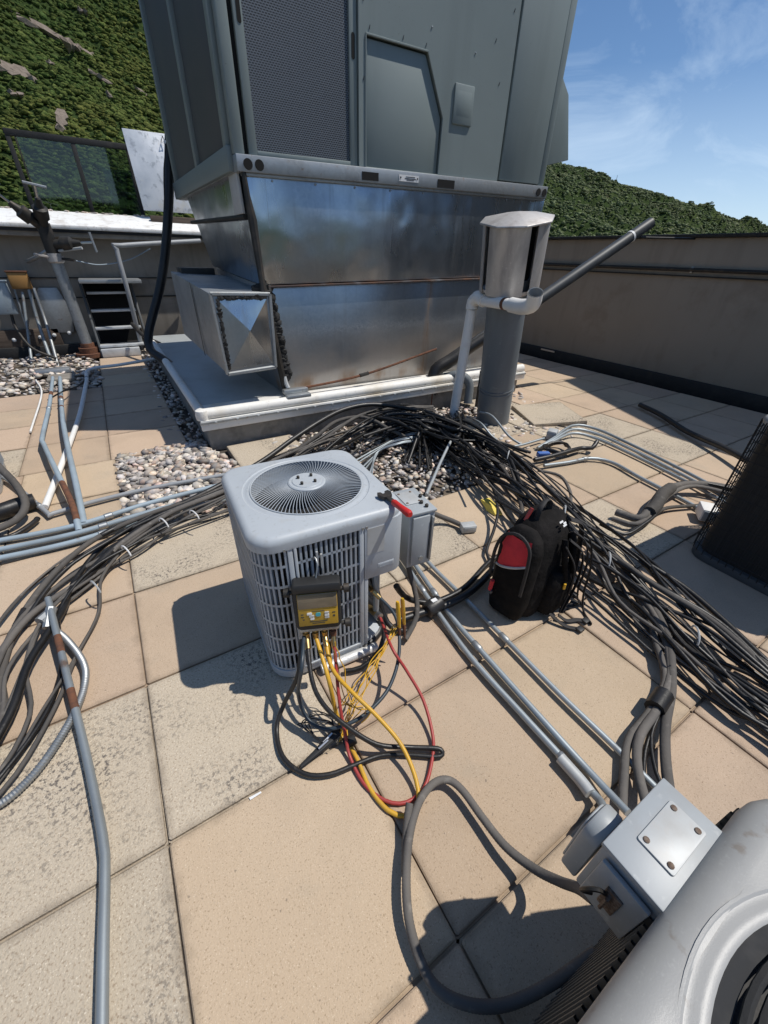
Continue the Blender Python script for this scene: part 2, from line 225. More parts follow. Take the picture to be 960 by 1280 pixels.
# ------------------------------------------------------------ geometry helpers
class MB:
    """collects shapes and links them as ONE mesh object"""
    def __init__(s): s.v = []; s.f = []
    def add(s, vs, fs, M=None):
        o = len(s.v); s.v += [tuple(M @ Vector(v)) if M else tuple(v) for v in vs]; s.f += [tuple(i + o for i in f) for f in fs]; return s
    def box(s, a, b, M=None):
        (x0, y0, z0), (x1, y1, z1) = a, b
        return s.add([(x0, y0, z0), (x1, y0, z0), (x1, y1, z0), (x0, y1, z0), (x0, y0, z1), (x1, y0, z1), (x1, y1, z1), (x0, y1, z1)],
                     [(0, 3, 2, 1), (4, 5, 6, 7), (0, 1, 5, 4), (1, 2, 6, 5), (2, 3, 7, 6), (3, 0, 4, 7)], M)
    def cbox(s, c, size, M=None):
        c = Vector(c); h = Vector(size) / 2; return s.box(c - h, c + h, M)
    def hull8(s, p): return s.add(p, [(0, 3, 2, 1), (4, 5, 6, 7), (0, 1, 5, 4), (1, 2, 6, 5), (2, 3, 7, 6), (3, 0, 4, 7)])
    def prism(s, poly, a, b, ax=2, M=None):
        """polygon in the two axes other than ax, extruded from a to b"""
        n = len(poly)
        def P(p, h): q = list(p); q.insert(ax, h); return q
        vs = [P(p, a) for p in poly] + [P(p, b) for p in poly]
        fs = [tuple(range(n))[::-1], tuple(range(n, 2 * n))] + [(i, (i + 1) % n, n + (i + 1) % n, n + i) for i in range(n)]
        return s.add(vs, fs, M)
    def tube(s, pts, r, n=8, cap=True, flat=1.0, up=None):
        pts = [Vector(p) for p in pts]; k = len(pts); rr = r if isinstance(r, (list, tuple)) else [r] * k
        vs = []; prev = Vector(up) if up else None
        for i, p in enumerate(pts):
            t = (pts[min(i + 1, k - 1)] - pts[max(i - 1, 0)]); t = t.normalized() if t.length > 1e-9 else Vector((0, 0, 1))
            if prev is None: prev = Vector((0, 0, 1)) if abs(t.z) < .9 else Vector((1, 0, 0))
            u = prev - t * prev.dot(t)
            if u.length < 1e-6: u = t.orthogonal()
            u.normalize(); w2 = t.cross(u); prev = u
            for j in range(n):
                a = 2 * PI * j / n; vs.append(p + u * (math.cos(a) * rr[i] * flat) + w2 * (math.sin(a) * rr[i]))
        fs = [(i * n + j, i * n + (j + 1) % n, (i + 1) * n + (j + 1) % n, (i + 1) * n + j) for i in range(k - 1) for j in range(n)]
        if cap: fs += [tuple(range(n))[::-1], tuple(range((k - 1) * n, k * n))]
        return s.add(vs, fs)
    def cyl(s, a, b, r, n=12, r2=None): return s.tube([a, b], [r, r if r2 is None else r2], n)
    def lathe(s, prof, n=24, M=None, cap=True):
        vs = [(r * math.cos(2 * PI * j / n), r * math.sin(2 * PI * j / n), z) for r, z in prof for j in range(n)]; k = len(prof)
        fs = [(i * n + j, i * n + (j + 1) % n, (i + 1) * n + (j + 1) % n, (i + 1) * n + j) for i in range(k - 1) for j in range(n)]
        if cap: fs += [tuple(range(n))[::-1], tuple(range((k - 1) * n, k * n))]
        return s.add(vs, fs, M)
    def loops(s, loops, cap0=True, cap1=True, M=None):
        n = len(loops[0]); vs = [p for l in loops for p in l]; k = len(loops)
        fs = [(i * n + j, i * n + (j + 1) % n, (i + 1) * n + (j + 1) % n, (i + 1) * n + j) for i in range(k - 1) for j in range(n)]
        if cap0: fs.append(tuple(range(n))[::-1])
        if cap1: fs.append(tuple(range((k - 1) * n, k * n)))
        return s.add(vs, fs, M)
    def mesh(s, name, bevel=0., seg=2, smooth=40):
        me = bpy.data.meshes.new(name); me.from_pydata(s.v, [], s.f)
        bm = bmesh.new(); bm.from_mesh(me); bmesh.ops.recalc_face_normals(bm, faces=bm.faces)
        if bevel:
            ed = [e for e in bm.edges if len(e.link_faces) == 2 and e.calc_face_angle(0) > R(32)]
            if ed: bmesh.ops.bevel(bm, geom=ed, offset=bevel, segments=seg, profile=.5, affect='EDGES', clamp_overlap=True)
        bm.to_mesh(me); bm.free()
        if smooth:
            me.polygons.foreach_set('use_smooth', [True] * len(me.polygons)); me.set_sharp_from_angle(angle=R(smooth))
        return me
    def build(s, name, material, parent=None, bevel=0., seg=2, smooth=40, world=True):
        """parent given and world=True: points are in world space and are moved into the parent's own space"""
        if parent is not None and world:
            inv = parent_matrix(parent).inverted(); s.v = [tuple(inv @ Vector(v)) for v in s.v]
        me = s.mesh(name, bevel, seg, smooth); me.materials.append(MT[material] if isinstance(material, str) else material)
        o = bpy.data.objects.new(name, me); COL.objects.link(o)
        if parent is not None: o.parent = parent
        return o
def parent_matrix(p):
    M = Matrix.LocRotScale(p.location, p.rotation_euler, p.scale)
    return parent_matrix(p.parent) @ M if p.parent else M
def tag(o, label, cat, group=None, kind=None):
    o['label'] = label
    if cat: o['category'] = cat
    if group: o['group'] = group
    if kind: o['kind'] = kind
    return o
def struct(o, kind='structure', label=None):
    o['kind'] = kind
    if label: o['label'] = label
    return o
def thing(name, label, cat, loc=(0, 0, 0), rotz=0., group=None):
    o = bpy.data.objects.new(name, None); COL.objects.link(o); o.location = loc; o.rotation_euler = (0, 0, rotz); o.empty_display_size = .1
    return tag(o, label, cat, group)
def single(mb, name, material, label, cat, group=None, bevel=0., origin=None, smooth=40):
    """a thing that is one mesh: its origin is put at its base"""
    xs = np.array(mb.v); c = Vector(((xs[:, 0].min() + xs[:, 0].max()) / 2, (xs[:, 1].min() + xs[:, 1].max()) / 2, xs[:, 2].min()))
    mb.v = [tuple(Vector(v) - c) for v in mb.v]
    o = mb.build(name, material, None, bevel, smooth=smooth); o.location = c
    return tag(o, label, cat, group)
def spline(pts, step=.04):
    """Catmull-Rom through the points"""
    P = [Vector(p) for p in pts]; P = [P[0] * 2 - P[1]] + P + [P[-1] * 2 - P[-2]]; out = []
    for i in range(1, len(P) - 2):
        a, b, c, d = P[i - 1:i + 3]; n = max(2, min(40, int((c - b).length / step)))
        for k in range(n):
            t = k / n; out.append(.5 * ((2 * b) + (c - a) * t + (2 * a - 5 * b + 4 * c - d) * t * t + (3 * b - a - 3 * c + d) * t ** 3))
    out.append(P[-2]); return out
def px(pts): return [G(*p) for p in pts]
def cable(name, pts, r, material, label, cat, group=None, n=8, step=.04):
    return single(MB().tube(spline(pts, step), r, n), name, material, label, cat, group, smooth=75)
def rrect(hx, hy, r, n=8, cx=0, cy=0, z=0.):
    """rounded rectangle loop, counter-clockwise, 4*(n+1) points; r one radius or four (from +x+y, -x+y, -x-y, +x-y)"""
    rs = r if isinstance(r, (list, tuple)) else [r] * 4; out = []
    for q, (sx_, sy_) in enumerate(((1, 1), (-1, 1), (-1, -1), (1, -1))):
        for k in range(n + 1):
            a = q * PI / 2 + k / n * PI / 2; out.append((cx + sx_ * (hx - rs[q]) + rs[q] * math.cos(a), cy + sy_ * (hy - rs[q]) + rs[q] * math.sin(a), z))
    return out
def rdense(hx, hy, r, z, n=96):
    """rounded rectangle sampled at even bearings, so that circles can be bridged to it"""
    p = rrect(hx, hy, r, 10); a = np.unwrap([math.atan2(q[1], q[0]) for q in p]); d = np.hypot([q[0] for q in p], [q[1] for q in p])
    out = []
    for t in np.linspace(0, 2 * PI, n, endpoint=False):
        c, s_ = math.cos(t), math.sin(t); lo, hi = 0., 3.
        for _ in range(40):                                   # distance to the outline along this bearing
            m = (lo + hi) / 2; x, y = abs(c * m), abs(s_ * m); dx, dy = x - (hx - r), y - (hy - r)
            ins = (x <= hx and y <= hy) and not (dx > 0 and dy > 0 and dx * dx + dy * dy > r * r)
            lo, hi = (m, hi) if ins else (lo, m)
        out.append((c * lo, s_ * lo, z))
    return out
def ring_match(outer, r, z, cx=0, cy=0):
    """circle points at the bearing of each outer point"""
    return [(cx + r * math.cos(math.atan2(p[1] - cy, p[0] - cx)), cy + r * math.sin(math.atan2(p[1] - cy, p[0] - cx)), z) for p in outer]
def mass(name, variants, places, material):
    """many small solids joined into one mesh; places: (n, loc(3), scale(3), quaternion-free euler z, tilt)"""
    V = []; F = []; off = 0
    for (k, loc, s, rz, tx) in places:
        v, f = variants[k]; c, s_ = math.cos(rz), math.sin(rz); ct, st = math.cos(tx), math.sin(tx)
        q = v * np.array(s); q = np.stack([q[:, 0], q[:, 1] * ct - q[:, 2] * st, q[:, 1] * st + q[:, 2] * ct], 1)
        q = np.stack([q[:, 0] * c - q[:, 1] * s_, q[:, 0] * s_ + q[:, 1] * c, q[:, 2]], 1) + np.array(loc)
        V.append(q); F.append(f + off); off += len(v)
    V = np.concatenate(V); F = np.concatenate(F); me = bpy.data.meshes.new(name)
    me.vertices.add(len(V)); me.vertices.foreach_set('co', V.astype(np.float32).ravel())
    me.loops.add(len(F) * 3); me.loops.foreach_set('vertex_index', F.astype(np.int32).ravel())
    me.polygons.add(len(F)); me.polygons.foreach_set('loop_start', np.arange(0, len(F) * 3, 3, dtype=np.int32)); me.polygons.foreach_set('use_smooth', np.ones(len(F), dtype=bool))
    me.update(); me.validate(); me.materials.append(MT[material]); o = bpy.data.objects.new(name, me); COL.objects.link(o); return o
def blobs(n, sub, amp):
    out = []
    for k in range(n):
        bm = bmesh.new(); bmesh.ops.create_icosphere(bm, subdivisions=sub, radius=1)
        ph = RNG.uniform(0, 6, (4, 3)); fr = RNG.uniform(1.2, 3.4, (4, 3))
        for v in bm.verts:
            d = sum(math.sin(fr[j][0] * v.co.x * 2 + ph[j][0]) * math.sin(fr[j][1] * v.co.y * 2 + ph[j][1]) + math.sin(fr[j][2] * v.co.z * 2 + ph[j][2]) for j in range(4)) / 4
            v.co *= 1 + amp * d + amp * .5 * RNG.uniform(-1, 1)
        bm.faces.ensure_lookup_table()
        out.append((np.array([v.co[:] for v in bm.verts]), np.array([[v.index for v in f.verts] for f in bm.faces]))); bm.free()
    return out
exec_parts = []

# ------------------------------------------------------------ the far setting: valley floor and hills
GZ = -24.0
struct(MB().add([(-4000, -4000, GZ - 6), (4000, -4000, GZ - 6), (4000, 4000, GZ - 6), (-4000, 4000, GZ - 6)], [(0, 1, 2, 3)]).build('valley_ground', 'hill', smooth=0))
_az = [-180, -120, -60, -30, 0, 12, 18, 19.9, 22.4, 24.4, 26.5, 29.6, 31.9, 34.5, 38.3, 40, 46, 54, 64, 74, 84, 96, 110, 140, 180]
_el = [6, 4, 3, 1.5, .3, .6, 1.4, 2.35, 3.55, 4.0, 4.75, 5.75, 6.3, 6.75, 8.0, 8.4, 10.5, 14, 19, 25, 28, 27, 23, 14, 6]
_rd = [520, 560, 700, 900, 900, 900, 900, 880, 860, 840, 820, 800, 780, 760, 720, 700, 640, 570, 500, 450, 420, 400, 400, 440, 520]
_ph = RNG.uniform(0, 6.28, 30)
def hnoise(x, y):
    z = 0
    for i, (L_, a) in enumerate(((190, 9), (97, 6), (51, 3.2), (27, 1.9), (14, 1.1), (8, .6))):
        t = _ph[i] + i; c_, s_ = math.cos(t), math.sin(t)
        z = z + a * np.sin((x * c_ + y * s_) / L_ * 6.283 + _ph[i + 6] + 1.3 * np.sin((x * s_ - y * c_) / (L_ * 1.4) * 6.283 + _ph[i + 12])) * np.cos((-x * s_ + y * c_) / (L_ * 1.2) * 6.283 + _ph[i + 18])
    return z
def hill_z(x, y):
    az = np.degrees(np.arctan2(y, x)); r = np.hypot(x, y)
    el = np.interp(az, _az, _el); rd = np.interp(az, _az, _rd)
    top = rd * np.tan(np.radians(el)) + H
    r0 = np.where((az > 60) & (az < 120), 110, 70); t = np.clip((r - r0) / (rd - r0), 0, 1.6)
    up = np.where(t < 1, t ** 1.18, 1 - (t - 1) * .9)
    damp = np.clip(t * 2, .05, 1) * (1 - .92 * np.exp(-((t - 1) / .07) ** 2))
    return GZ + (top - GZ) * up + hnoise(x, y) * damp
azs = np.concatenate([np.arange(-180, 12, 3.), np.arange(12, 46, .22), np.arange(46, 74, .8), np.arange(74, 104, .25), np.arange(104, 180.1, 3)])
rr = np.concatenate([np.linspace(70, 480, 120), np.linspace(486, 1000, 70)])
A_, R_ = np.meshgrid(np.radians(azs), rr, indexing='ij'); X_ = R_ * np.cos(A_); Y_ = R_ * np.sin(A_); Z_ = hill_z(X_, Y_)
hm = MB(); hm.v = list(map(tuple, np.stack([X_, Y_, Z_], -1).reshape(-1, 3))); nr = len(rr)
hm.f = [(i * nr + j, i * nr + j + 1, (i + 1) * nr + j + 1, (i + 1) * nr + j) for i in range(len(azs) - 1) for j in range(nr - 1)]
struct(hm.build('hills', 'hill', smooth=180))
# shrubs on the two slopes in view, one joined mass
shv = blobs(7, 1, .42); pl = []; SHN = 0
def scatter(n, a0, a1, r0, r1, s0, s1):
    az = np.radians(RNG.uniform(a0, a1, n)); rad = np.sqrt(RNG.uniform(r0 * r0, r1 * r1, n)); x, y = rad * np.cos(az), rad * np.sin(az); z = hill_z(x, y)
    gap = np.sin(x / 23 + 2 * np.sin(y / 31)) * np.sin(y / 19 + 1.5 * np.sin(x / 27)) + .5 * np.sin(x / 9.1) * np.sin(y / 7.7)
    rd = np.interp(np.degrees(az), _az, _rd)
    for i in range(n):
        if gap[i] > 1.2 or rad[i] > rd[i] * 1.03: continue
        s = RNG.uniform(s0, s1) * (1 if RNG.random() < .85 else 1.5)
        pl.append((int(RNG.integers(0, 7)), (x[i], y[i], z[i] + s * .15), (s * RNG.uniform(.8, 1.35), s * RNG.uniform(.8, 1.35), s * RNG.uniform(.5, .9)), RNG.uniform(0, 6.28), 0))
scatter(52000, 73, 101, 112, 430, .38, .95)
struct(mass('hillside_shrubs', shv, pl, 'shrub'), 'stuff', 'dense green scrub covering the steep hillside at the left')
pl = []; scatter(52000, 16, 48, 240, 880, .5, 1.2); struct(mass('ridge_shrubs', shv, pl, 'ridge'), 'stuff', 'paler green scrub with haze in its colour covering the far ridge at the right')
# bare rock outcrops on the steep slope, each where the photo shows it
def hill_hit(qx, qy):
    d = ray(qx, qy); d = d / math.hypot(d.x, d.y)
    for k in range(80, 900):
        if H + d.z * k < hill_z(np.array(d.x * k), np.array(d.y * k)): return Vector((d.x * k, d.y * k, H + d.z * k))
    return Vector((d.x * 500, d.y * 500, 100))
for (qx, qy, wd, ht, lab) in ((34, 30, 46, 8, 'long pale bare rock streak high on the slope at the upper left corner'), (102, 66, 42, 9, 'pale tan rock streak in the middle of the green slope'), (14, 92, 34, 16, 'broken tan rock patch at the left edge of the hillside'),
                       (62, 84, 26, 6, 'thin pale rock band left of the middle of the slope'), (126, 102, 14, 7, 'small pale rock patch right of the long rock streak'), (78, 157, 12, 20, 'tall tan twin rock just above the glass screen'), (22, 122, 12, 9, 'small tan rock low on the left of the slope'),
                       (138, 124, 12, 9, 'little pale rock above the leaning sheet of metal'), (176, 118, 11, 5, 'faint pale stone beside the big grey unit'), (104, 18, 9, 6, 'tiny rock near the top of the slope')):
    p = hill_hit(qx, qy); dist = p.length; e1 = (hill_hit(qx + 6, qy + 3.2) - p).normalized(); k = dist / 560.; n_ = Vector((-p.x, -p.y, p.length * .75)).normalized(); e2 = n_.cross(e1).normalized()
    bm_ = MB(); nn = 5 if wd > 20 else 3
    for q in range(nn):
        f = (q + .5) / nn - .5; v, fc = shv[(q + int(qx)) % 7]; sw = wd * k * .5 / nn * 1.5; sh_ = ht * k * .36 * RNG.uniform(.7, 1.1) * (1 - abs(f) * .9)
        c = p + e1 * (f * wd * k) + n_ * (.5) + e2 * RNG.uniform(-1, 1) * ht * k * .25
        if ht > wd: c = p + e2 * (f * ht * k) + n_ * .5; sw, sh_ = wd * k * .3, ht * k * .22
        bm_.add([c + e1 * (a[0] * sw) + e2 * (a[1] * sh_) + n_ * (a[2] * 1.8) for a in v], fc)
    single(bm_, 'rock_outcrop', 'rock', lab, 'rock', 'bare rocks on the hillside', smooth=25)
p = hill_hit(770, 226.5); rd_ = p.normalized() * 757; single(MB().tube([(rd_.x, rd_.y, H + 757 * .115), (rd_.x, rd_.y, H + 757 * .1285)], .28, 4), 'radio_mast', 'iron', 'tiny thin mast standing on the far ridge', 'mast')

# ------------------------------------------------------------ the roof: building body, paving, gravel
deck = struct(MB().box((-9, -7, GZ - 6), (6.9, 16, -.062)).build('roof_deck', 'deck', smooth=0))
S0X, S0Y, PIT, GAP = -.266, .114, .61, .006
def inpoly(x, y, P):
    c = False; n = len(P)
    for i in range(n):
        (x1, y1), (x2, y2) = P[i], P[(i + 1) % n]
        if (y1 > y) != (y2 > y) and x < (x2 - x1) * (y - y1) / (y2 - y1) + x1: c = not c
    return c
paving = struct(MB().box((-8.6, -6.6, -.061), (6.7, 8.88, -.0555)).build('paving_bed', 'joint', smooth=0), label='thin bed under the square roof pavers')
slab_meshes = []
for k in range(6):
    b_ = MB(); h = (PIT - GAP) / 2; rr_ = random.Random(k)
    b_.loops([[(x_, y_, -.052) for x_, y_, _ in rrect(h + GAP / 2, h + GAP / 2, .006, 1)], [(x_, y_, -.013) for x_, y_, _ in rrect(h + GAP / 2, h + GAP / 2, .006, 1)], [(x_, y_, -.013) for x_, y_, _ in rrect(h, h - .002, .006, 1)], [(x_, y_, -.003) for x_, y_, _ in rrect(h, h - .002, .006, 1)], [(x_, y_, rr_.uniform(-.0005, .0005)) for x_, y_, _ in rrect(h - .004, h - .006, .006, 1)]])
    slab_meshes.append(b_.mesh('paver_slab', smooth=0))
for me in slab_meshes: me.materials.append(MT['paver'])
worn_meshes = []
for me in slab_meshes[:3]:
    c = me.copy(); c.materials.clear(); c.materials.append(MT['paver_worn']); worn_meshes.append(c)
WORN = {(0, 1), (-1, 0), (-1, 1), (-1, -1), (-2, 0), (-2, 1), (0, 3), (-2, 2), (-2, 4), (2, 2), (1, 2), (6, 4), (5, 4), (7, 3), (6, 5), (7, 2), (-2, 6), (6, 3), (-1, -2), (4, 1)}
GRAV = {(0, 5), (0, 4), (2, 3), (3, 3), (2, 4), (3, 4), (4, 4), (4, 3), (1, 5), (2, 5), (3, 5), (4, 5)}
def slab(x, y, worn, i):
    o = bpy.data.objects.new('paver_slab', worn_meshes[i % 3] if worn else slab_meshes[i % 6]); COL.objects.link(o); o.parent = paving
    o.location = (x, y, random.uniform(-.002, .002) * (1.5 if worn else 1)); o.rotation_euler = (random.uniform(-.003, .003), random.uniform(-.003, .003), random.uniform(-.006, .006) + PI * (i % 2)); return o
cnt = 0
for i in range(-5, 11):
    for j in range(-3, 13):
        x, y = S0X + (i + .5) * PIT, S0Y + (j + .5) * PIT
        if (i, j) in GRAV or x > 6.5 or (i >= 1 and j >= 6 and x < 4.6) or (j >= 10 and i < 0): continue
        if j == 5 and i in (1, 2, 3, 4, 5): continue
        if i < -4 and j < 0: continue
        if j < -1 and i > 3: continue
        # the rows beyond the gravel patch are staggered a little
        dx = 0.0 if j < 6 or i > 4 else -.035
        slab(x + dx, y, (i, j) in WORN, cnt); cnt += 1
for (x, y) in ((.9, 3.31),): slab(x, y, True, 1)
# the loose tilted slab edge by the vent
o = slab(3.93, 2.76, True, 2); o.location.z = .05; o.rotation_euler = (.03, -.05, -.42); o['label'] = 'loose paver lying tilted on the stones'
# river stones: open patches between the pavers
stv = blobs(10, 1, .30); pl = []
PATCH = [([(-.262, 2.56), (.58, 2.56), (.58, 3.3), (.47, 3.62), (.47, 3.84), (-.262, 3.84)], 2300, .017, .036),
         ([(.16, 3.7), (.47, 3.7), (.5, 8.6), (.3, 8.6)], 700, .012, .03),
         ([(1.0, 1.95), (3.4, 1.95), (4.0, 2.5), (4.4, 3.6), (1.0, 3.6)], 3900, .014, .03),
         ([(-6, 6.25), (-.3, 6.25), (-.3, 8.6), (-6, 8.6)], 3400, .022, .042)]
for P, n, s0, s1 in PATCH:
    xs = [p[0] for p in P]; ys = [p[1] for p in P]
    for _ in range(n):
        x, y = RNG.uniform(min(xs), max(xs)), RNG.uniform(min(ys), max(ys))
        if not inpoly(x, y, P): continue
        s = RNG.uniform(s0, s1)
        s *= RNG.choice([.55, .8, 1., 1.15])
        pl.append((int(RNG.integers(0, 10)), (x, y, -.045 + s * RNG.uniform(.4, 1.3) + .012), (s * RNG.uniform(.85, 1.6), s * RNG.uniform(.65, 1.1), s * RNG.uniform(.35, .7)), RNG.uniform(0, 6.28), RNG.uniform(-.7, .7)))
struct(mass('river_gravel', stv, pl, 'stone'), 'stuff', 'rounded pale river stones filling the gaps in the paving')

# ------------------------------------------------------------ parapet on the right
pw = thing('parapet_wall', 'tall brown stucco parapet wall in shade with a black cap along the right', 'wall', (6.72, 2, -.06))
MB().box((6.72, -7, -.06), (7.05, 10, 1.79)).build('wall_face', 'stucco', pw, .01)
cp = MB().box((6.66, -7, 1.79), (7.12, 10, 1.83)); cp.build('coping', 'black', pw, .012)
for y in np.arange(-6.5, 10, 1.5): MB().box((6.655, y, 1.782), (6.664, y + .02, 1.834)).build('coping_seam', 'black', pw)
MB().box((6.66, -7, -.06), (6.72, 10, .14)).build('base_flashing', 'black', pw, .02)
MB().tube([(6.68, -6, 1.44), (6.68, 9.6, 1.44)], .022, 8).build('wall_conduit', 'iron', pw)
MB().box((6.69, -6, 1.36), (6.722, 9.6, 1.375)).build('trim_strip', 'black', pw)
for y in (1.5, 3.1, 4.7): MB().cbox((6.70, y, 1.44), (.045, .03, .07)).build('clip', 'galvdull', pw, .004)
MB().tube([(6.67, 5.15, .11), (6.67, 4.85, .11)], .02, 6).build('scupper_nub', 'steel', pw)
ph = thing('unseen_shadow_block', 'unseen tall brown stucco block added beyond the parapet at the right for its shadow', 'building', (8.2, 0, -.06))  # unseen block, its slanted outline shaped to cast the ground shadow by the parapet
MB().prism([(7.95, 2.5), (7.06, .55), (7.06, -4), (10, -4), (10, 2.5)], -.06, 5.1, 2).build('wall_face', 'stucco', ph, .01); MB().prism([(7.93, 2.55), (7.03, .56), (7.03, -4.03), (10, -4.03), (10, 2.55)], 5.1, 5.18, 2).build('coping', 'black', ph, .01)
# ------------------------------------------------------------ wall on the left with its sloping white coping
lw = thing('rear_wall', 'low grey roof wall under a sunlit white sloping coping at the left', 'wall', (-1, 8.9, -.06))
MB().box((-8.8, 8.9, -.06), (6.7, 9.25, 1.62)).build('wall_face', 'wallgrey', lw, .008)
MB().prism([(8.62, 1.70), (8.62, 1.755), (9.32, 1.95), (9.34, 1.70)], -8.8, 6.7, 0).build('coping', 'whitecoat', lw, .012)
MB().box((-8.8, 8.66, 1.60), (6.7, 8.9, 1.698)).build('fascia_board', 'wallgrey', lw, .006)
MB().box((-8.8, 8.64, 1.660), (6.7, 8.662, 1.699)).build('drip_edge', 'black', lw)
for (z0, z1) in ((.78, .80), (1.06, 1.075)): MB().box((-8.8, 8.885, z0), (6.7, 8.9, z1)).build('reglet', 'iron', lw)
MB().box((-8.8, 8.84, .10), (-.75, 8.9, .36)).build('lower_board', 'wood', lw, .01)
MB().box((-8.8, 8.80, -.06), (6.7, 8.885, .11)).build('base_flashing', 'black', lw, .01)
for k, x in enumerate((-1.36, -1.02, -.83, -.62)): MB().lathe([(.018, 0), (.03, .008), (.012, .02)], 8, Matrix.Translation((x, 8.84, .22 + .02 * k)) @ Matrix.Rotation(PI / 2, 4, 'X')).build('fixing_washer', 'white', lw)
struct(MB().box((-8.9, 9.251, -5), (6.9, 15.9, 1.72)).build('upper_roof', 'deck', smooth=0))
b = MB()
for k in range(70):
    x = RNG.uniform(-3, 2); v, f = stv[k % 8]; s = RNG.uniform(.012, .03); b.add([(x + a[0] * s * 1.4, 9.30 + RNG.uniform(0, .03) * 0 + a[1] * s, 1.95 + a[2] * s * .6) for a in v], f)
struct(b.build('ledge_grit', 'stone'), 'stuff', 'crumbs of stone along the top of the white coping')
# glass wind screen standing beyond the coping
gs = thing('glass_screen', 'black framed tinted glass wind screen standing behind the white coping', 'screen', (.2, 9.5, 1.72))
Yg = 9.55; xa, xb, zt, zb = -.545, .985, 2.86, 1.9
lean = .02
MB().cbox(((xa + xb) / 2, Yg, zt), (xb - xa + .06, .06, .075)).build('top_rail', 'black', gs, .006)
for x in (xa, xa + .085, (xa + xb) / 2 + .02, xb): MB().cbox((x, Yg, (zt + 1.72) / 2 - .03), (.06 if x != xa + .085 else .02, .05, zt - 1.72)).build('post', 'black', gs, .006)
MB().cbox(((xa + xb) / 2, Yg, 1.93), (xb - xa, .04, .03)).build('bottom_rail', 'iron', gs, .005)
xm = (xa + xb) / 2 + .02
for a, b_ in ((xa + .1, xm - .02), (xm + .02, xb - .02)): MB().box((a, Yg - .004, 1.95), (b_, Yg + .004, zt - .03)).build('glass_pane', 'glass', gs)
MB().box((xm + .32, Yg + .03, 1.95), (xb - .02, Yg + .038, zt - .3)).build('glass_pane', 'glass', gs)
# mottled sheet metal propped beside it
sm = thing('metal_sheet', 'mottled sunlit sheet of galvanised metal propped on a board beside the glass screen', 'sheet', (1.35, 9.2, 1.95))
q = [PY(152, 160, 9.35), PY(240, 172, 9.35), PY(252, 268, 9.15), PY(180, 263, 9.15)]
d_ = Vector((0, .015, .003)); MB().hull8([q[3], q[2], q[2] + d_, q[3] + d_, q[0], q[1], q[1] + d_, q[0] + d_]).build('sheet', 'zincpatch', sm, .003)
MB().tube([PY(203, 170, 9.3), PY(206, 177, 9.28), PY(201, 178, 9.28), PY(203, 170, 9.3)], .006, 5).build('lifting_ring', 'iron', sm)
MB().box((1.03, 9.02, 1.86), (1.9, 9.12, 1.955)).build('support_board', 'wood', sm, .008)

# ------------------------------------------------------------ equipment curb under the big unit
cb = thing('equipment_curb', 'raised roof curb with a white membrane lip under the sheet metal duct', 'roof curb', (2.5, 5.5, -.05))
MB().box((.475, 3.66, -.055), (4.40, 7.85, .245)).build('curb_wall', 'curbside', cb, .02)
MB().box((.44, 3.62, .262), (4.45, 7.9, .305)).build('membrane_top', 'membgrey', cb, .012)
lip = MB().tube([(.46, 3.66, .30), (4.43, 3.66, .30)], .05, 12); lip.build('front_lip', 'membrane', cb)
MB().tube([(.465, 3.62, .298), (.465, 7.88, .298)], .042, 10).build('side_lip', 'membrane', cb)
MB().lathe([(.001, 0), (.052, .01), (.058, .05), (.05, .09), (.001, .1)], 12, Matrix.Translation((.462, 3.655, .25))).build('corner_boot', 'membrane', cb)
MB().box((.50, 3.66, .306), (4.38, 3.86, .322)).build('lip_flashing', 'membrane', cb, .01)
MB().box((.43, 3.602, .17), (4.45, 3.64, .262)).build('edge_fascia', 'membrane', cb, .006)
MB().box((.42, 3.592, .232), (4.45, 3.604, .248)).build('termination_bar', 'galvdull', cb)
for k in range(21): MB().cbox((.55 + k * .185, 3.591, .24), (.022, .01, .02)).build('bar_clip', 'plate', cb, .004)

# ------------------------------------------------------------ galvanised plenum below the unit
UY = 3.85
def tz(x, z): return z + .025 * (x - 1.1)          # the unit and plenum lean up slightly to the right
pn = thing('sheet_metal_plenum', 'tall galvanised sheet metal plenum with rust streaks standing on the white curb', 'duct', (2.8, 5, .3))
xl, xr, yb = 1.15, 4.42, 5.95
# upper section narrows a little towards the seam on the left side (its side wall rakes inwards)
MB().hull8([(xl + .02, UY + .01, tz(xl, 1.255)), (xr, UY + .01, tz(xr, 1.255)), (xr, yb - .35, 1.34), (xl + .02, yb - .35, 1.34), (xl - .02, UY - .01, tz(xl, 2.0)), (xr + .04, UY - .01, tz(xr, 1.985)), (xr + .04, yb + .2, 2.08), (xl - .02, yb + .2, 2.0)]).build('upper_duct', 'galv', pn, .004)
MB().hull8([(1.28, UY + .03, .315), (xr - .02, UY + .03, .30), (xr - .02, yb - .7, .31), (1.28, yb - .7, .31), (xl + .05, UY + .012, tz(xl, 1.24)), (xr - .01, UY + .012, tz(xr, 1.24)), (xr - .01, yb - .36, 1.325), (xl + .05, yb - .36, 1.325)]).build('lower_duct', 'galvlow', pn, .004)
MB().add([], []).hull8([(xl + .01, UY - .022, tz(xl, 1.232)), (xr + .01, UY - .022, tz(xr, 1.232)), (xr + .01, UY + .02, tz(xr, 1.232)), (xl + .01, UY + .02, tz(xl, 1.232)), (xl + .01, UY - .022, tz(xl, 1.247)), (xr + .01, UY - .022, tz(xr, 1.247)), (xr + .01, UY + .02, tz(xr, 1.247)), (xl + .01, UY + .02, tz(xl, 1.247))]).build('seam_flange', 'seam', pn, .003)
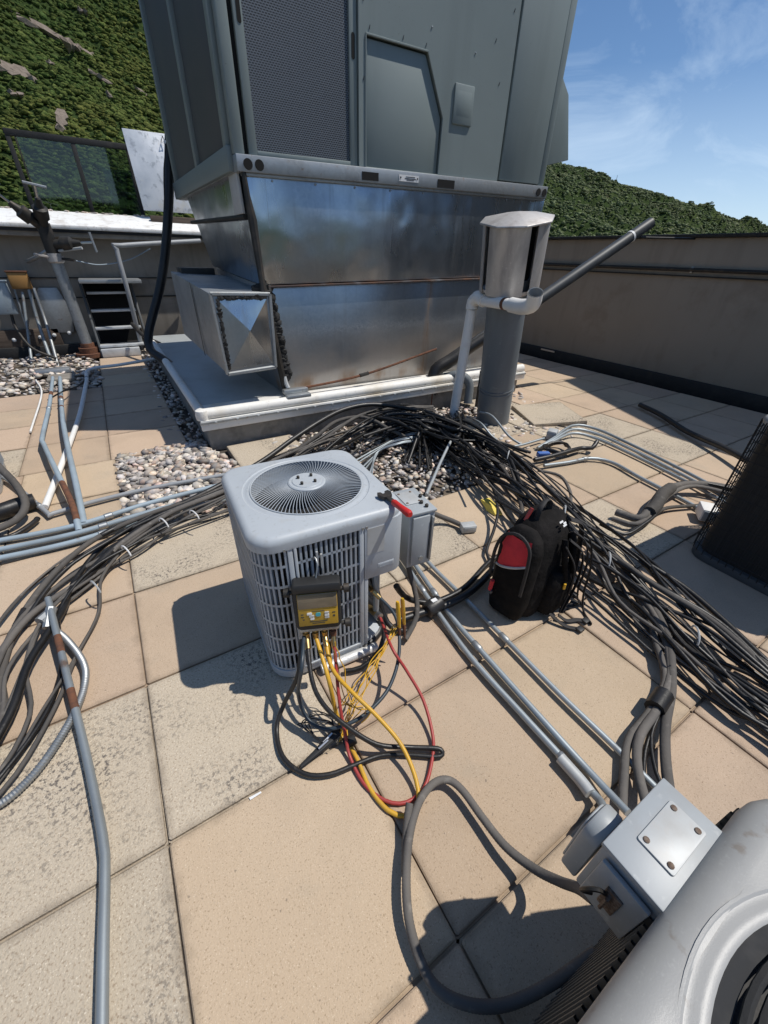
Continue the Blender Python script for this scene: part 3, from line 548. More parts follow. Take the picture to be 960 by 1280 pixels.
MB().tube([(xl - .02, UY - .03, 2.0), (xl - .012, UY - .03, 1.85), (xl + .0, UY - .045, 1.7), (xl + .02, UY - .04, 1.26), (1.17, UY - .05, 1.2), (1.26, UY - .04, .45), (1.275, UY - .02, .33)], [.018, .022, .035, .026, .04, .03, .025], 8).build('corner_angle', 'iron', pn)
b = MB()
for k in range(150):
    t = RNG.random(); v, f = stv[k % 8]; s = RNG.uniform(.012, .038); x = 1.2 + .1 * t; z = 1.24 - .8 * t; b.add([(x + .03 + .02 * math.sin(k * 2.4) + a[0] * s, UY + a[1] * s * .6, z + a[2] * s) for a in v], f)
for k in range(26):
    v, f = stv[k % 8]; s = RNG.uniform(.02, .045); b.add([(1.14 + RNG.uniform(-.03, .08) + a[0] * s, UY - .02 + a[1] * s * .6, 1.22 + RNG.uniform(-.03, .03) + a[2] * s) for a in v], f)
struct(b.build('mastic_sealant', 'black', pn), 'stuff')
MB().tube([(xl - .035, UY + .02, 1.72), (xl - .035, yb + .1, 1.76)], .018, 8).build('side_flange_rod', 'iron', pn)
MB().hull8([(xl - .055, UY + .02, 1.74), (xl - .04, UY + .3, 1.74), (xl - .03, UY + .3, 1.74), (xl - .03, UY + .02, 1.74), (xl - .06, UY + .02, 2.0), (xl - .06, UY + .26, 1.99), (xl - .04, UY + .26, 1.99), (xl - .04, UY + .02, 2.0)]).build('torn_tape', 'greytape', pn, .004)
for k in range(9): MB().lathe([(.008, 0), (.008, .006), (.003, .008)], 6, Matrix.Translation((1.35 + k * .36, UY - .012, tz(1.35 + k * .36, 1.95))) @ Matrix.Rotation(PI / 2, 4, 'X')).build('sheet_screw', 'galvdull', pn)
# small side duct with a cross-broken end cap
sd = thing('branch_duct', 'square galvanised branch duct with a cross broken end cap jutting from the plenum', 'duct', (.95, 4.4, .31))
c0 = [(.725, 3.62, .62), (1.14, 3.62, .64), (1.16, 3.62, 1.205), (.70, 3.62, 1.215)]; c1 = [(.70, 5.5, .66), (1.3, 5.3, .66), (1.3, 5.3, 1.26), (.70, 5.5, 1.29)]
MB().add(c0 + c1, [(0, 1, 2, 3), (4, 7, 6, 5), (0, 4, 5, 1), (1, 5, 6, 2), (2, 6, 7, 3), (3, 7, 4, 0)]).build('duct_body', 'galvdull', sd, .006)
ins = [(.755, 3.615, .665), (1.12, 3.615, .675), (1.13, 3.615, 1.175), (.735, 3.615, 1.185)]; mid = (.95, 3.572, .95)
MB().add(ins + [mid] + [(p[0], 3.63, p[2]) for p in ins], [(0, 1, 4), (1, 2, 4), (2, 3, 4), (3, 0, 4), (0, 5, 6, 1), (1, 6, 7, 2), (2, 7, 8, 3), (3, 8, 5, 0)]).build('end_cap', 'galv', sd, .002, smooth=12)
fr = MB()
for a, b_ in ((0, 1), (1, 2), (2, 3), (3, 0)): fr.tube([c0[a], c0[b_]], .016, 6)
fr.build('cap_frame', 'galvdull', sd)
b = MB()
for k in range(34):
    t = k / 33; v, f = stv[k % 8]; s = RNG.uniform(.007, .017)
    for c in ((.76 + .36 * t, 3.61, 1.185), (.745 - .0 * t + .0, 3.61, .67 + .5 * t)): b.add([(c[0] + a[0] * s * 1.5, c[1] + a[1] * s * .5, c[2] + RNG.uniform(-.012, .012) + a[2] * s) for a in v], f)
struct(b.build('sealant_beads', 'black', sd), 'stuff')
MB().add([(.698, 4.35, .635), (.696, 4.38, .635), (.690, 4.38, 1.25), (.690, 4.35, 1.25)], [(0, 1, 2, 3)]).build('side_seam', 'iron', sd)
MB().box((.78, 5.3, 1.2), (1.12, 5.6, 1.33)).build('rear_flange', 'iron', sd, .01)

# ------------------------------------------------------------ the big packaged unit on top
au = thing('rooftop_air_handler', 'huge grey green packaged air unit with perforated louvre towering over the duct', 'air unit', (2.8, 5.2, 1.98))
UT = 3.6; ux0, ux1 = 1.09, 4.40
def fbox(x0, x1, z0, z1, yf, yb_): return MB().hull8([(x0, yf, tz(x0, z0)), (x1, yf, tz(x1, z0)), (x1, yb_, tz(x1, z0)), (x0, yb_, tz(x0, z0)), (x0, yf, tz(x0, z1)), (x1, yf, tz(x1, z1)), (x1, yb_, tz(x1, z1)), (x0, yb_, tz(x0, z1))])
fbox(1.10, ux1, 2.06, UT, UY + .03, 6.35).build('casing', 'unit', au, .008)
# base rail, with its lifting slots and round holes laid on in black for the shade inside them
rail = fbox(1.085, 4.43, 1.985, 2.085, UY - .05, 6.4); rail.build('base_rail', 'galvdull', au, .004)
fbox(1.12, 4.43, 1.965, 1.985, UY - .028, UY + .02).build('rail_lower_lip', 'galvdull', au, .003)
for (x0, x1, z0, z1) in ((2.12, 2.28, 2.0, 2.055), (2.92, 3.12, 1.995, 2.055)): fbox(x0, x1, z0, z1, UY - .054, UY - .045).build('lifting_slot', 'hole', au)
for x in (1.165, 1.25, 4.29, 4.385): MB().lathe([(.001, 0), (.034, 0), (.034, .007), (.001, .007)], 14, Matrix.Translation((x, UY - .048, tz(x, 2.03))) @ Matrix.Rotation(PI / 2, 4, 'X')).build('rail_hole', 'hole', au)
lb = fbox(2.49, 2.70, 2.015, 2.06, UY - .055, UY - .049).build('rating_label', 'white', au)
for (x0, x1, z) in ((2.56, 2.66, 2.045), (2.55, 2.67, 2.033), (2.57, 2.65, 2.024)): fbox(x0, x1, z, z + .005, UY - .0565, UY - .0551).build('label_line', 'ink', lb)
for x in (2.505, 2.685): MB().lathe([(.001, 0), (.007, 0), (.007, .003), (.001, .003)], 8, Matrix.Translation((x, UY - .0555, tz(x, 2.04))) @ Matrix.Rotation(PI / 2, 4, 'X')).build('label_dot', 'ink', lb)
# corner post, louvre frame and perforated sheet
fbox(1.085, 1.165, 2.086, UT, UY - .012, UY + .06).build('corner_post', 'unit', au, .012)
fbox(1.172, 1.2, 2.086, UT, UY + .022, UY + .04).build('post_gap_shade', 'hole', au)  # black strip for the shade in the gap beside the corner post
for (x0, x1, z0, z1) in ((1.20, 1.262, 2.09, UT), (2.04, 2.105, 2.09, UT), (1.262, 2.04, 2.09, 2.118)): fbox(x0, x1, z0, z1, UY - .004, UY + .035).build('louvre_frame', 'unit', au, .004)
fbox(1.262, 2.04, 2.118, UT - .05, UY + .012, UY + .034).build('perforated_louvre', 'perf', au)
for (x, z0, z1) in ((1.236, 2.76, 2.95), (2.072, 2.74, 2.85)):
    z0, z1 = z0 - .025 * (x - 1.1), z1 - .025 * (x - 1.1); MB().prism([(x + .014 * math.cos(a) , (tz(x, z1) if math.sin(a) > 0 else tz(x, z0)) + .014 * math.sin(a)) for a in np.linspace(0, 2 * PI, 16, endpoint=False) + .01], UY - .0065, UY - .003, 1).build('latch_slot', 'hole', au)
# front panels: a broad one with a shaped recess, a narrow one on the right
def sheet(poly, y0, y1): return MB().prism([(x, tz(x, z)) for x, z in poly], y0, y1, 1)
rec = [(2.17, 2.085), (2.935, 2.085), (2.945, 2.47), (2.745, 2.84), (2.17, 2.845)]
x0, x1 = 2.11, 3.69
front = MB(); outer = [(x0, 2.07), (x1, 2.07), (x1, UT - .02), (x0, UT - .02)]
# strips round the recess so that it is a real step
for poly in ([(x0, 2.09), (2.17, 2.09), (2.17, 2.845), (x0, 2.845)], [(x0, 2.845), (2.745, 2.84), (2.745, UT - .02), (x0, UT - .02)], [(2.745, 2.84), (2.945, 2.47), (x1, 2.47), (x1, UT - .02), (2.745, UT - .02)], [(2.935, 2.09), (x1, 2.09), (x1, 2.47), (2.945, 2.47)]):
    front.prism([(x, tz(x, z)) for x, z in poly], UY - .022, UY + .029, 1)
front.build('front_panel', 'unit', au, .0, smooth=0)
sheet([(2.185, 2.092), (2.925, 2.092), (2.93, 2.466), (2.735, 2.825), (2.185, 2.83)], UY - .007, UY + .0295).build('recess_panel', 'unit', au, .006)
for a, b_ in zip(rec, rec[1:] + rec[:1]): MB().tube([(a[0], UY - .024, tz(*a)), (b_[0], UY - .024, tz(*b_))], .007, 6).build('recess_edge', 'unit', au)
bx = sheet([(3.045, 2.445), (3.265, 2.445), (3.265, 2.705), (3.045, 2.705)], UY - .038, UY - .02).build('access_cover', 'unit', au, .008)
sheet([(3.075, 2.50), (3.235, 2.50), (3.235, 2.66), (3.075, 2.66)], UY - .0385, UY - .034).build('cover_inset', 'unit', bx, .002)
sheet([(3.715, 2.10), (4.295, 2.10), (4.295, UT - .02), (3.715, UT - .02)], UY - .026, UY + .029).build('side_access_panel', 'unit', au, .01)
sheet([(4.31, 2.09), (4.395, 2.09), (4.395, UT - .02), (4.31, UT - .02)], UY - .012, UY + .029).build('end_post', 'unit', au, .01)
for x in np.arange(2.3, 3.7, .47): MB().lathe([(.006, 0), (.006, .005), (.002, .006)], 6, Matrix.Translation((x, UY - .022, tz(x, 3.0 + .12 * math.sin(x * 9)))) @ Matrix.Rotation(PI / 2, 4, 'X')).build('panel_screw', 'galvdull', au)
for (x, z) in ((2.15, 2.6), (2.15, 3.0), (3.55, 2.75), (3.45, 3.0), (3.62, 3.2), (2.2, 2.87), (2.5, 2.865), (2.72, 2.86)): MB().tube([(x, UY - .024, tz(x, z)), (x + .005, UY - .026, tz(x, z) + .022)], .003, 5).build('panel_clip', 'unitdark', au)
# shaded end: two dark framed panels and a sill
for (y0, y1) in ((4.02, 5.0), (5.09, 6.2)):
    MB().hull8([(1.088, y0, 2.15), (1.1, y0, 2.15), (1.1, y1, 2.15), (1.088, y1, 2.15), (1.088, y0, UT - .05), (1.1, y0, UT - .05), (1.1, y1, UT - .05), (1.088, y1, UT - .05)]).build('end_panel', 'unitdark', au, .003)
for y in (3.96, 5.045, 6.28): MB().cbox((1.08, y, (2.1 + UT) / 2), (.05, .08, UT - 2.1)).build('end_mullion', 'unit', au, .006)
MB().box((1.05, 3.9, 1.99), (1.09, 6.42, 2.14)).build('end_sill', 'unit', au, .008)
MB().cbox((1.072, 5.045, 2.62), (.02, .02, .22)).build('door_handle', 'iron', au, .004)
fbox(1.05, 4.45, UT, UT + .05, UY - .05, 6.42).build('top_cover', 'unit', au, .01)
q = [(4.42, 4.25, 3.5), (4.42, 5.6, 3.5), (5.0, 5.6, 3.05), (5.0, 4.25, 3.05), (5.22, 4.25, 2.52), (5.22, 5.6, 2.52), (4.42, 4.25, 2.33), (4.42, 5.6, 2.33)]
MB().add(q, [(0, 3, 4, 6), (1, 7, 5, 2), (0, 1, 2, 3), (3, 2, 5, 4), (4, 5, 7, 6), (0, 6, 7, 1)]).build('rain_hood', 'unit', au, .006)

# copper drain line along the plenum foot, ending on its support block
dl = thing('drain_line', 'thin brown copper pipe running along the foot of the plenum', 'pipe', (2.2, 3.78, .32))
MB().tube(spline([(1.285, 3.79, .42), (1.30, 3.77, .385), (1.36, 3.75, .385), (2.1, 3.75, .44), (3.05, 3.76, .62)], .1), .012, 8).build('pipe_run', 'rust', dl)
MB().tube(spline([(1.27, 3.80, .50), (1.275, 3.78, .44), (1.285, 3.76, .40)]), .02, 8).build('elbow', 'plate', dl)
MB().cyl((2.06, 3.75, .437), (2.16, 3.75, .452), .02, 8).build('coupling', 'iron', dl)
bl = thing('support_block', 'small grey pipe support block on the white curb lip', 'block', (1.33, 3.72, .33))
for k in range(2): MB().cbox((1.34, 3.66 + k * .07, .345 + k * .035), (.24, .07, .04)).build('slat', 'galvdull', bl, .008)

# ------------------------------------------------------------ vent stack, white drain vent, black insulated pipe
vs = thing('vent_stack', 'grey metal vent stack with a hooded octagonal cap beside the plenum', 'vent', (3.33, 2.98, -.05))
vt = G(637, 350, 1.345); vb = Vector((3.30, 2.98, -.05)); dv = (vt - vb).normalized()
MB().tube([vb, vt + dv * .02], .172, 28).build('pipe', 'ventgrey', vs)
for h in (.42, .45): 
    c = vb + dv * h; MB().tube([c, c + dv * .012], .178, 28).build('band', 'ventgrey', vs)
ct = vb + dv * 1.93
def vc(h): return vb + dv * (h / dv.z)
Mv = Matrix.Translation(vc(0)) @ Vector((0, 0, 1)).rotation_difference(dv).to_matrix().to_4x4()
MB().lathe([(.17, 1.34), (.235, 1.375), (.238, 1.40)], 24, Mv, False).build('cap_collar', 'capmetal', vs)
for k in range(4):
    a0 = -2.58 + k * PI / 2
    arc = [(math.cos(a0 + t), math.sin(a0 + t)) for t in np.linspace(-.66, .66, 11)]
    l0 = [(.25 * c, .25 * s, 1.37) for c, s in arc]; l1 = [(.256 * c, .256 * s, 1.86) for c, s in arc]; n = len(arc)
    MB().add(l0 + l1 + [(x * .97, y * .97, z) for x, y, z in l0] + [(x * .97, y * .97, z) for x, y, z in l1], [(i, i + 1, n + i + 1, n + i) for i in range(n - 1)] + [(2 * n + i, 3 * n + i, 3 * n + i + 1, 2 * n + i + 1) for i in range(n - 1)] + [(0, n, 3 * n, 2 * n), (n - 1, 3 * n - 1, 4 * n - 1, 2 * n - 1), *[(i, 2 * n + i, 2 * n + i + 1, i + 1) for i in range(n - 1)]], Mv).build('cap_shield', 'capmetal', vs)
MB().lathe([(.16, 1.34), (.16, 1.86)], 20, Mv).build('inner_throat', 'hole', vs)
MB().lathe([(.001, 1.915), (.29, 1.868), (.294, 1.858), (.28, 1.852), (.001, 1.865)], 8, Mv @ Matrix.Rotation(.25, 4, 'Z')).build('cap_roof', 'capmetal', vs, .003)
c = G(622, 360, 1.3); MB().cbox(vt + Vector((-.16, -.09, -.08)), (.035, .03, .07)).build('tab', 'white', vs, .004)
pv = thing('drain_vent_pipe', 'white plastic vent pipe with two elbows and an open upturned end', 'pipe', (3.1, 3.4, 0))
d = 3.0
def AT(qx, qy, dep):                                     # the point of a photo ray at this horizontal distance
    r = ray(qx, qy); return Vector((0, 0, H)) + r * (dep / math.hypot(r.x, r.y))
p0, p1, p2, p3 = AT(567, 512, 4.3), AT(592, 374, 4.2), AT(645, 382, 3.72), AT(664, 386, 3.60)
p0.z = 0
MB().tube([p0, p0 + (p1 - p0) * .93], .048, 14).build('riser', 'pvc', pv)
el = p0 + (p1 - p0) * .93
MB().tube(spline([el, el + (p1 - p0) * .05 , p1 + (p2 - p1) * .12 + Vector((0, 0, .02)), p1 + (p2 - p1) * .28], .02), .056, 14).build('elbow', 'pvc', pv)
MB().tube([p1 + (p2 - p1) * .26, p2], .044, 14).build('arm', 'pvc', pv)
MB().tube([p1 + (p2 - p1) * .74, p1 + (p2 - p1) * .80], .0465, 14).build('glue_ring', 'rust', pv)
e = MB(); pts = spline([p2 - (p2 - p1) * .1, p2 + (p3 - p2) * .4, p3 + Vector((-.01, -.01, .03)), p3 + Vector((-.055, -.055, .115))], .02); e.tube(pts, .056, 16, cap=False); e.build('open_elbow', 'pvc', pv)
e = MB(); e.tube(pts[len(pts) // 2:], .047, 16, cap=False); e.build('elbow_bore', 'pvcgrey', pv)
ip = thing('insulated_pipe', 'long dark insulated pipe slanting up behind the vent stack to the parapet', 'pipe', (3.1, 3.8, 0))
a0, a1 = AT(545, 463, 4.85), AT(813, 279, 6.75)
b0 = AT(536, 505, 4.75); b0.z = 0
MB().tube(spline([b0 + Vector((0, 0, .15)), b0.lerp(a0, .55), a0, a0.lerp(a1, .06), a0.lerp(a1, .12)], .04), .075, 14).build('elbow', 'rubber', ip)
MB().tube([a0.lerp(a1, .1), a1], .062, 16).build('jacket', 'jacket', ip)
MB().tube([a0.lerp(a1, .1), a0.lerp(a1, .42)], .072, 16).build('dark_sleeve', 'rubber', ip)
MB().tube([b0, b0 + Vector((0, 0, .18))], .05, 12).build('copper_stub', 'rust', ip)
for t in (.0, .35, .75): c = b0.lerp(a0, .35 + t * .6); MB().tube([c, c + Vector((.01, .005, .03))], .082, 12).build('clamp', 'iron', ip)
c = a0.lerp(a1, .9); MB().tube([c, c + (a1 - a0) * .008], .066, 14).build('tape_band', 'white', ip)
hp = PXX(808, 300, 6.68); 
MB().tube([a1 - (a1 - a0) * .1, Vector((6.69, (a1 - (a1 - a0) * .1).y - .2, 1.78))], .012, 6).build('stay', 'iron', ip)
# base clutter at the stacks' feet
cable('flexible_connector', [(3.18, 3.72, .30), (3.3, 3.62, .34), (3.42, 3.55, .25), (3.4, 3.5, .02)], .05, 'ventgrey', 'grey flexible stub connector beside the white vent riser', 'connector')
cable('post_stub', [(3.45, 3.4, 0), (3.45, 3.4, .42)], .022, 'iron', 'short black post behind the white vent riser', 'post')

# ------------------------------------------------------------ left corner: standpipe, stair, boxes, pipes
sp = thing('fire_standpipe', 'tall rusty grey standpipe topped by three dark hose valves', 'standpipe', (-.40, 8.28, 0))
b0 = Vector((-.40, 8.28, 0)); t0 = AT(66, 268, math.hypot(.4, 8.28)); t0.y = 8.28
t0 = Vector((-.43, 8.26, 1.80))
def SPt(h): return b0.lerp(t0, h / 1.80)
MB().tube([SPt(.1), SPt(1.3)], .075, 16).build('riser', 'galvdull', sp)
MB().tube([SPt(0), SPt(.06), SPt(.06), SPt(.14), SPt(.14), SPt(.2)], [.2, .2, .14, .14, .1, .095], 14).build('base_flange', 'rust', sp)
MB().tube([SPt(1.28), SPt(1.3), SPt(1.36), SPt(1.36), SPt(1.4)], [.08, .1, .1, .085, .085], 16).build('coupling', 'capmetal', sp)
MB().tube([SPt(1.4), SPt(1.75)], .085, 14).build('manifold_body', 'iron', sp)
for k, dr in enumerate(((-.62, -.25, .62), (.12, -.5, .75), (.9, -.35, .08))):
    dr = Vector(dr).normalized(); s0 = SPt(1.68 if k < 2 else 1.5)
    v_ = MB().tube([s0, s0 + dr * .16, s0 + dr * .16, s0 + dr * .28, s0 + dr * .30, s0 + dr * .40], [.06, .06, .088, .088, .055, .03], 12).build('hose_valve', 'iron', sp)
    MB().tube([s0 + dr * .38, s0 + dr * .56], .014, 6).build('valve_stem', 'steel', v_)
    side = dr.cross(Vector((0, 1, 0))).normalized(); c = s0 + dr * .56
    MB().tube([c - side * .12, c + side * .12], .016, 6).build('valve_handle', 'galvdull', v_)
for dr, m_ in (((-.5, -.3, .1), 'capmetal'), ((.55, -.3, .08), 'plate'), ((.3, -.2, -.02), 'iron')):
    s0 = SPt(1.34 if m_ != 'plate' else 1.42); MB().tube([s0, s0 + Vector(dr).normalized() * (.26 if m_ != 'plate' else .42)], .018, 6).build('hand_lever', m_, sp)
st = thing('roof_stair', 'short dark open stair with pale metal treads at the rear wall', 'stair', (.05, 8.5, 0))
for k in range(4):
    z = .13 + k * .24; y = 8.15 + k * .16; x0 = -.24 + .015 * k
    MB().box((x0, y, z), (.42, y + .16, z + .035)).build('tread', 'tread', st, .004)
MB().box((-.22, 8.815, 0), (.44, 8.838, 1.02)).build('dark_back', 'hole', st)
MB().box((-.24, 8.3, 1.02), (.6, 8.83, 1.07)).build('landing', 'galvdull', st, .005)
for x in (-.26, .44): MB().hull8([(x, 8.1, 0), (x + .03, 8.1, 0), (x + .03, 8.3, 0), (x, 8.3, 0), (x, 8.62, 1.02), (x + .03, 8.62, 1.02), (x + .03, 8.8, 1.02), (x, 8.8, 1.02)]).build('stringer', 'unitdark', st, .004)
MB().box((-.24, 8.05, 0), (.3, 8.14, .12)).build('bottom_plate', 'tread', st, .004)
MB().tube(spline([G(178, 436, .05), PY(160, 365, 8.1), PY(146, 312, 8.15), PY(152, 307, 8.2), PY(250, 301, 8.6)], .05), .032, 10).build('handrail', 'pvcgrey', st)
def jbox(name, label, x, z, sx_, sz, m_, y=8.8, parts=True):
    t = thing(name, label, 'electrical box', (x, y, z - sz / 2))
    MB().box((x - sx_ / 2, y - .12, z - sz / 2), (x + sx_ / 2, y, z + sz / 2)).build('enclosure', m_, t, .008)
    MB().box((x - sx_ / 2 + .012, y - .13, z - sz / 2 + .012), (x + sx_ / 2 - .012, y - .119, z + sz / 2 - .012)).build('cover', m_, t, .004)
    MB().box((x - sx_ / 2 - .01, y - .14, z + sz / 2 - .005), (x + sx_ / 2 + .01, y, z + sz / 2 + .012)).build('rain_lip', 'rust' if m_ == 'orange' else m_, t, .003); return t
c = PY(25, 350, 8.8); jbox('junction_box', 'weathered orange metal box on the shaded rear wall left of the standpipe', c.x, c.z, .24, .22, 'orange')
c = PY(4, 372, 8.5); jbox('junction_box', 'pale blue grey box cut by the left edge of the photo', c.x - .02, c.z, .26, .42, 'conduitblue', y=8.5)
c = PY(70, 388, 8.86); single(MB().prism([(c.x - .17, c.z - .28), (c.x - .12, c.z - .33), (c.x + .14, c.z - .33), (c.x + .2, c.z), (c.x + .12, c.z + .32), (c.x - .12, c.z + .32), (c.x - .19, c.z + .22)], 8.84, 8.88, 1), 'wall_plate', 'galvdull', 'pale eight sided cover plate on the rear wall behind the standpipe', 'plate', bevel=.006)
for k, (pts, r, m_) in enumerate(([[(28, 365, 8.72), (36, 425, 8.5), (40, 455, 8.2)], .02, 'conduit'], [[(36, 362, 8.72), (50, 410, 8.6), (68, 462, 8.0)], .024, 'conduit'], [[(42, 360, 8.72), (58, 405, 8.6), (74, 462, 8.0)], .022, 'galvdull'], [[(14, 392, 8.45), (20, 410, 8.4), (40, 435, 8.2), (70, 448, 8.1)], .02, 'iron'], [[(18, 360, 8.75), (30, 400, 8.7), (38, 418, 8.7)], .014, 'galvdull'])):
    cable('wall_conduit', [PY(*p) for p in pts], r, m_, ['grey conduit running down from the orange box', 'thick conduit bending down behind the standpipe foot', 'pale conduit leaning beside the thick one', 'dark cable dropping from the box at the photo edge', 'thin conduit on the wall left of the orange box'][k], 'conduit', 'conduits on the rear wall')
cable('valve_rope', [PY(*p) for p in ((95, 326, 8.1), (125, 331, 8.2), (160, 325, 8.3), (188, 311, 8.4))], .008, 'conduitblue', 'thin pale cord strung from the standpipe to the handrail', 'cord')
cable('brace_pipe', [PY(*p) for p in ((62, 312, 8.3), (45, 322, 8.5), (34, 327, 8.8))], .028, 'galvdull', 'short brace pipe from the standpipe to the rear wall', 'pipe')
cable('wall_pipe_clutter', [PY(*p) for p in ((165, 405, 8.0), (180, 420, 7.6), (200, 430, 7.2))], .03, 'iron', 'dark pipe in the shade behind the duct curb', 'pipe')
b = MB().box((-1.05, 7.2, -.03), (-.65, 7.35, .06)); single(b, 'flat_block', 'galvdull', 'weathered grey block lying on the stones by the standpipe', 'block', bevel=.02)
b = MB().box((-.9, 6.75, -.03), (-.6, 7.05, .03)); single(b, 'flat_paver_scrap', 'wallgrey', 'flat dark paver scrap lying on the stones', 'paver', bevel=.015)
hs = thing('insulated_riser', 'black insulated line rising from the roof to the side of the big unit', 'hose', (.4, 7, 0))
pts = [AT(232, 470, 5.6), AT(205, 450, 6.0), AT(188, 437, 6.3), AT(186, 415, 6.4), AT(200, 360, 6.45), AT(207, 310, 6.5), AT(211, 250, 6.55), AT(212, 180, 6.6), AT(213, 145, 6.65)]
MB().tube(spline(pts, .08), .052, 12).build('hose_run', 'rubber', hs)
MB().tube([AT(213, 160, 6.62), AT(213, 142, 6.66), AT(222, 140, 6.7)], .06, 10).build('bend', 'iron', hs)
MB().tube(spline([AT(209, 175, 6.5), AT(205, 210, 6.48), AT(206, 262, 6.45)], .1), .008, 5).build('tie_wire', 'iron', hs)
MB().tube([AT(212, 182, 6.6), AT(212, 178, 6.6)], .06, 10).build('tape_band', 'white', hs)

# ------------------------------------------------------------ conduits on the left
def run(name, pts, r, m_, label, cat='conduit', group=None, couplings=(), rusty=(), step=.05):
    t = thing(name, label, cat, tuple(Vector(pts[0]).xy) + (0,), 0, group); p = spline(pts, step); MB().tube(p, r, 10).build('tube', m_, t); n = len(p)
    for f in couplings:
        i = min(n - 2, int(f * (n - 1))); d = (p[i + 1] - p[i]).normalized(); MB().tube([p[i] - d * .025, p[i] - d * .02, p[i] + d * .02, p[i] + d * .025], [r, r * 1.28, r * 1.28, r], 10).build('coupling', 'galvdull', t)
    for (f0, f1) in rusty: MB().tube(p[int(f0 * (n - 1)):max(int(f0 * (n - 1)) + 2, int(f1 * (n - 1)))], r * 1.03, 10).build('rust_patch', 'rust', t)
    return t
K = 'left conduits lying over the pavers'
run('steel_conduit', px([(66, 472, .06), (62, 505, .07), (53, 546, .08), (55, 556, .09), (72, 592, .10), (90, 630, .09), (99, 664, .02)]), .0185, 'conduitblue', 'left of the two bent blue grey conduits with a rusty foot', 'conduit', K, (.36,), ((.2, .25), (.85, .99)))
run('steel_conduit', px([(75, 472, .07), (78, 520, .09), (85, 560, .10), (95, 605, .10), (105, 655, .03)]), .020, 'conduitblue', 'right of the two straight blue grey conduits with rust spots', 'conduit', K, (.3,), ((.26, .29), (.36, .39)))
run('plastic_pipe', px([(196, 448, .10), (150, 456, .10), (112, 462, .09), (108, 478, .08), (99, 520, .05), (78, 578, .04), (56, 634, .03)]), .021, 'pvc', 'white plastic pipe slanting across the pavers beside the bent conduits', 'pipe', None, (.3,))
run('plastic_pipe', px([(-20, 586, .05), (10, 600, .04), (58, 640, .03), (66, 642, .03), (110, 629, .03), (190, 610, .03), (290, 592, .03)]), .015, 'pvcgrey', 'thin grey pipe crossing from the left edge towards the stone patch', 'pipe', None, (.32, .4))
for k, (ya, yb2, yc) in enumerate(((676, 658, 640), (688, 668, 651), (699, 678, 659))):
    run('steel_conduit', px([(-40, ya + 7, .03), (90, yb2, .03), (190, yc - 12, .03), (300, yc - 40, .03)]), .016, 'conduitblue', ['topmost of three parallel blue grey conduits at the left edge', 'middle of three parallel blue grey conduits at the left edge', 'lowest of three parallel blue grey conduits at the left edge'][k], 'conduit', K, (.45,))
run('steel_conduit', px([(60, 748, .10), (74, 805, .07), (88, 862, .05), (108, 945, .03), (128, 1045, .03), (131, 1090, .03), (129, 1180, .03), (127, 1300, .03)]), .0135, 'conduit', 'bent grey conduit with two rust patches in the left foreground', 'conduit', None, (), ((.17, .29), (.38, .47)))
fx = thing('flexible_conduit', 'silver ribbed flexible conduit curving to the left edge', 'conduit', tuple(G(100, 850).xy) + (0,)); pts = spline(px([(62, 782, .05), (84, 800, .04), (104, 828, .035), (106, 855, .035), (92, 893, .03), (58, 948, .025), (20, 990, .02), (-20, 1018, .02)]), .004)
MB().tube(pts, [.0125 + .0016 * (1 if i % 2 == 0 else -.5) for i in range(len(pts))], 9).build('spiral_sleeve', 'galvdull', fx)
cd = thing('conduit_fitting', 'zinc conduit body at the top of the bent conduit under the cables', 'fitting', tuple(G(58, 770).xy) + (0,))
MB().tube([G(50, 778, .07), G(64, 766, .07)], .026, 8).build('fitting_body', 'galvdull', cd); MB().tube([G(60, 785, .05), G(64, 760, .09)], .022, 8).build('hub', 'galvdull', cd)
cable('black_wire', px([(110, 470, .02), (98, 482, .03), (77, 490, .12), (60, 500, .03)]), .008, 'rubber', 'thin black wire hooked over the conduits near the stones', 'wire')
cable('black_wire', px([(45, 475, .02), (52, 492, .05), (38, 540, .02)]), .009, 'pvc', 'short pale wire at the left of the bent conduits', 'wire')

# ------------------------------------------------------------ condensers
def grille_path(hx, hy, r, n=7):
    """outline of the cabinet going from the left-rear corner round the front to the right-rear, with arc length"""
    L_ = [(-hx, hy - .05)]
    for a in np.linspace(PI, 1.5 * PI, n): L_.append((-hx + r + r * math.cos(a), -hy + r + r * math.sin(a)))
    return L_
def cap_part(parent, hx, hy, rc, zt, rfan, cx, cy, m_, skirt=.05, shoulder=.028):
    n = 10
    def rl(dx, z): return rdense(hx + dx, hy + dx, rc + dx, z)
    o = rl(0, 0); ls = [rl(-.006, zt - skirt), rl(0, zt - skirt)] + [rl(.002 - shoulder * (1 - math.cos(a)), zt - shoulder + shoulder * math.sin(a)) for a in np.linspace(0, PI / 2, 7)]
    for rad, z in ((rfan + .034, zt + .001), (rfan + .03, zt + .0015), (rfan + .026, zt - .001), (rfan + .018, zt - .001), (rfan + .012, zt + .002), (rfan + .002, zt + .002), (rfan - .002, zt), (rfan - .003, zt - .09)): ls.append(ring_match(o, rad, z, cx, cy))
    M_ = Matrix.Translation(parent.location) @ Matrix.Rotation(parent.rotation_euler.z, 4, 'Z')
    mb = MB().loops(ls, False, False, M_); return mb.build('top_cap', m_, parent, smooth=28)
AC = thing('condenser_unit', 'blue grey air conditioner condenser with round fan grille standing alone on the pavers', 'air conditioner', (.488, 1.325, 0), R(-3.5))
def acM(t): return Matrix.Translation(t.location) @ Matrix.Rotation(t.rotation_euler.z, 4, 'Z')
MA = acM(AC); HX, HY, ZT, Z0 = .283, .290, .725, .035
cap_part(AC, HX + .006, HY + .006, .085, ZT, .216, 0, 0, 'acpaint', .055)
b = MB(); bt = .66
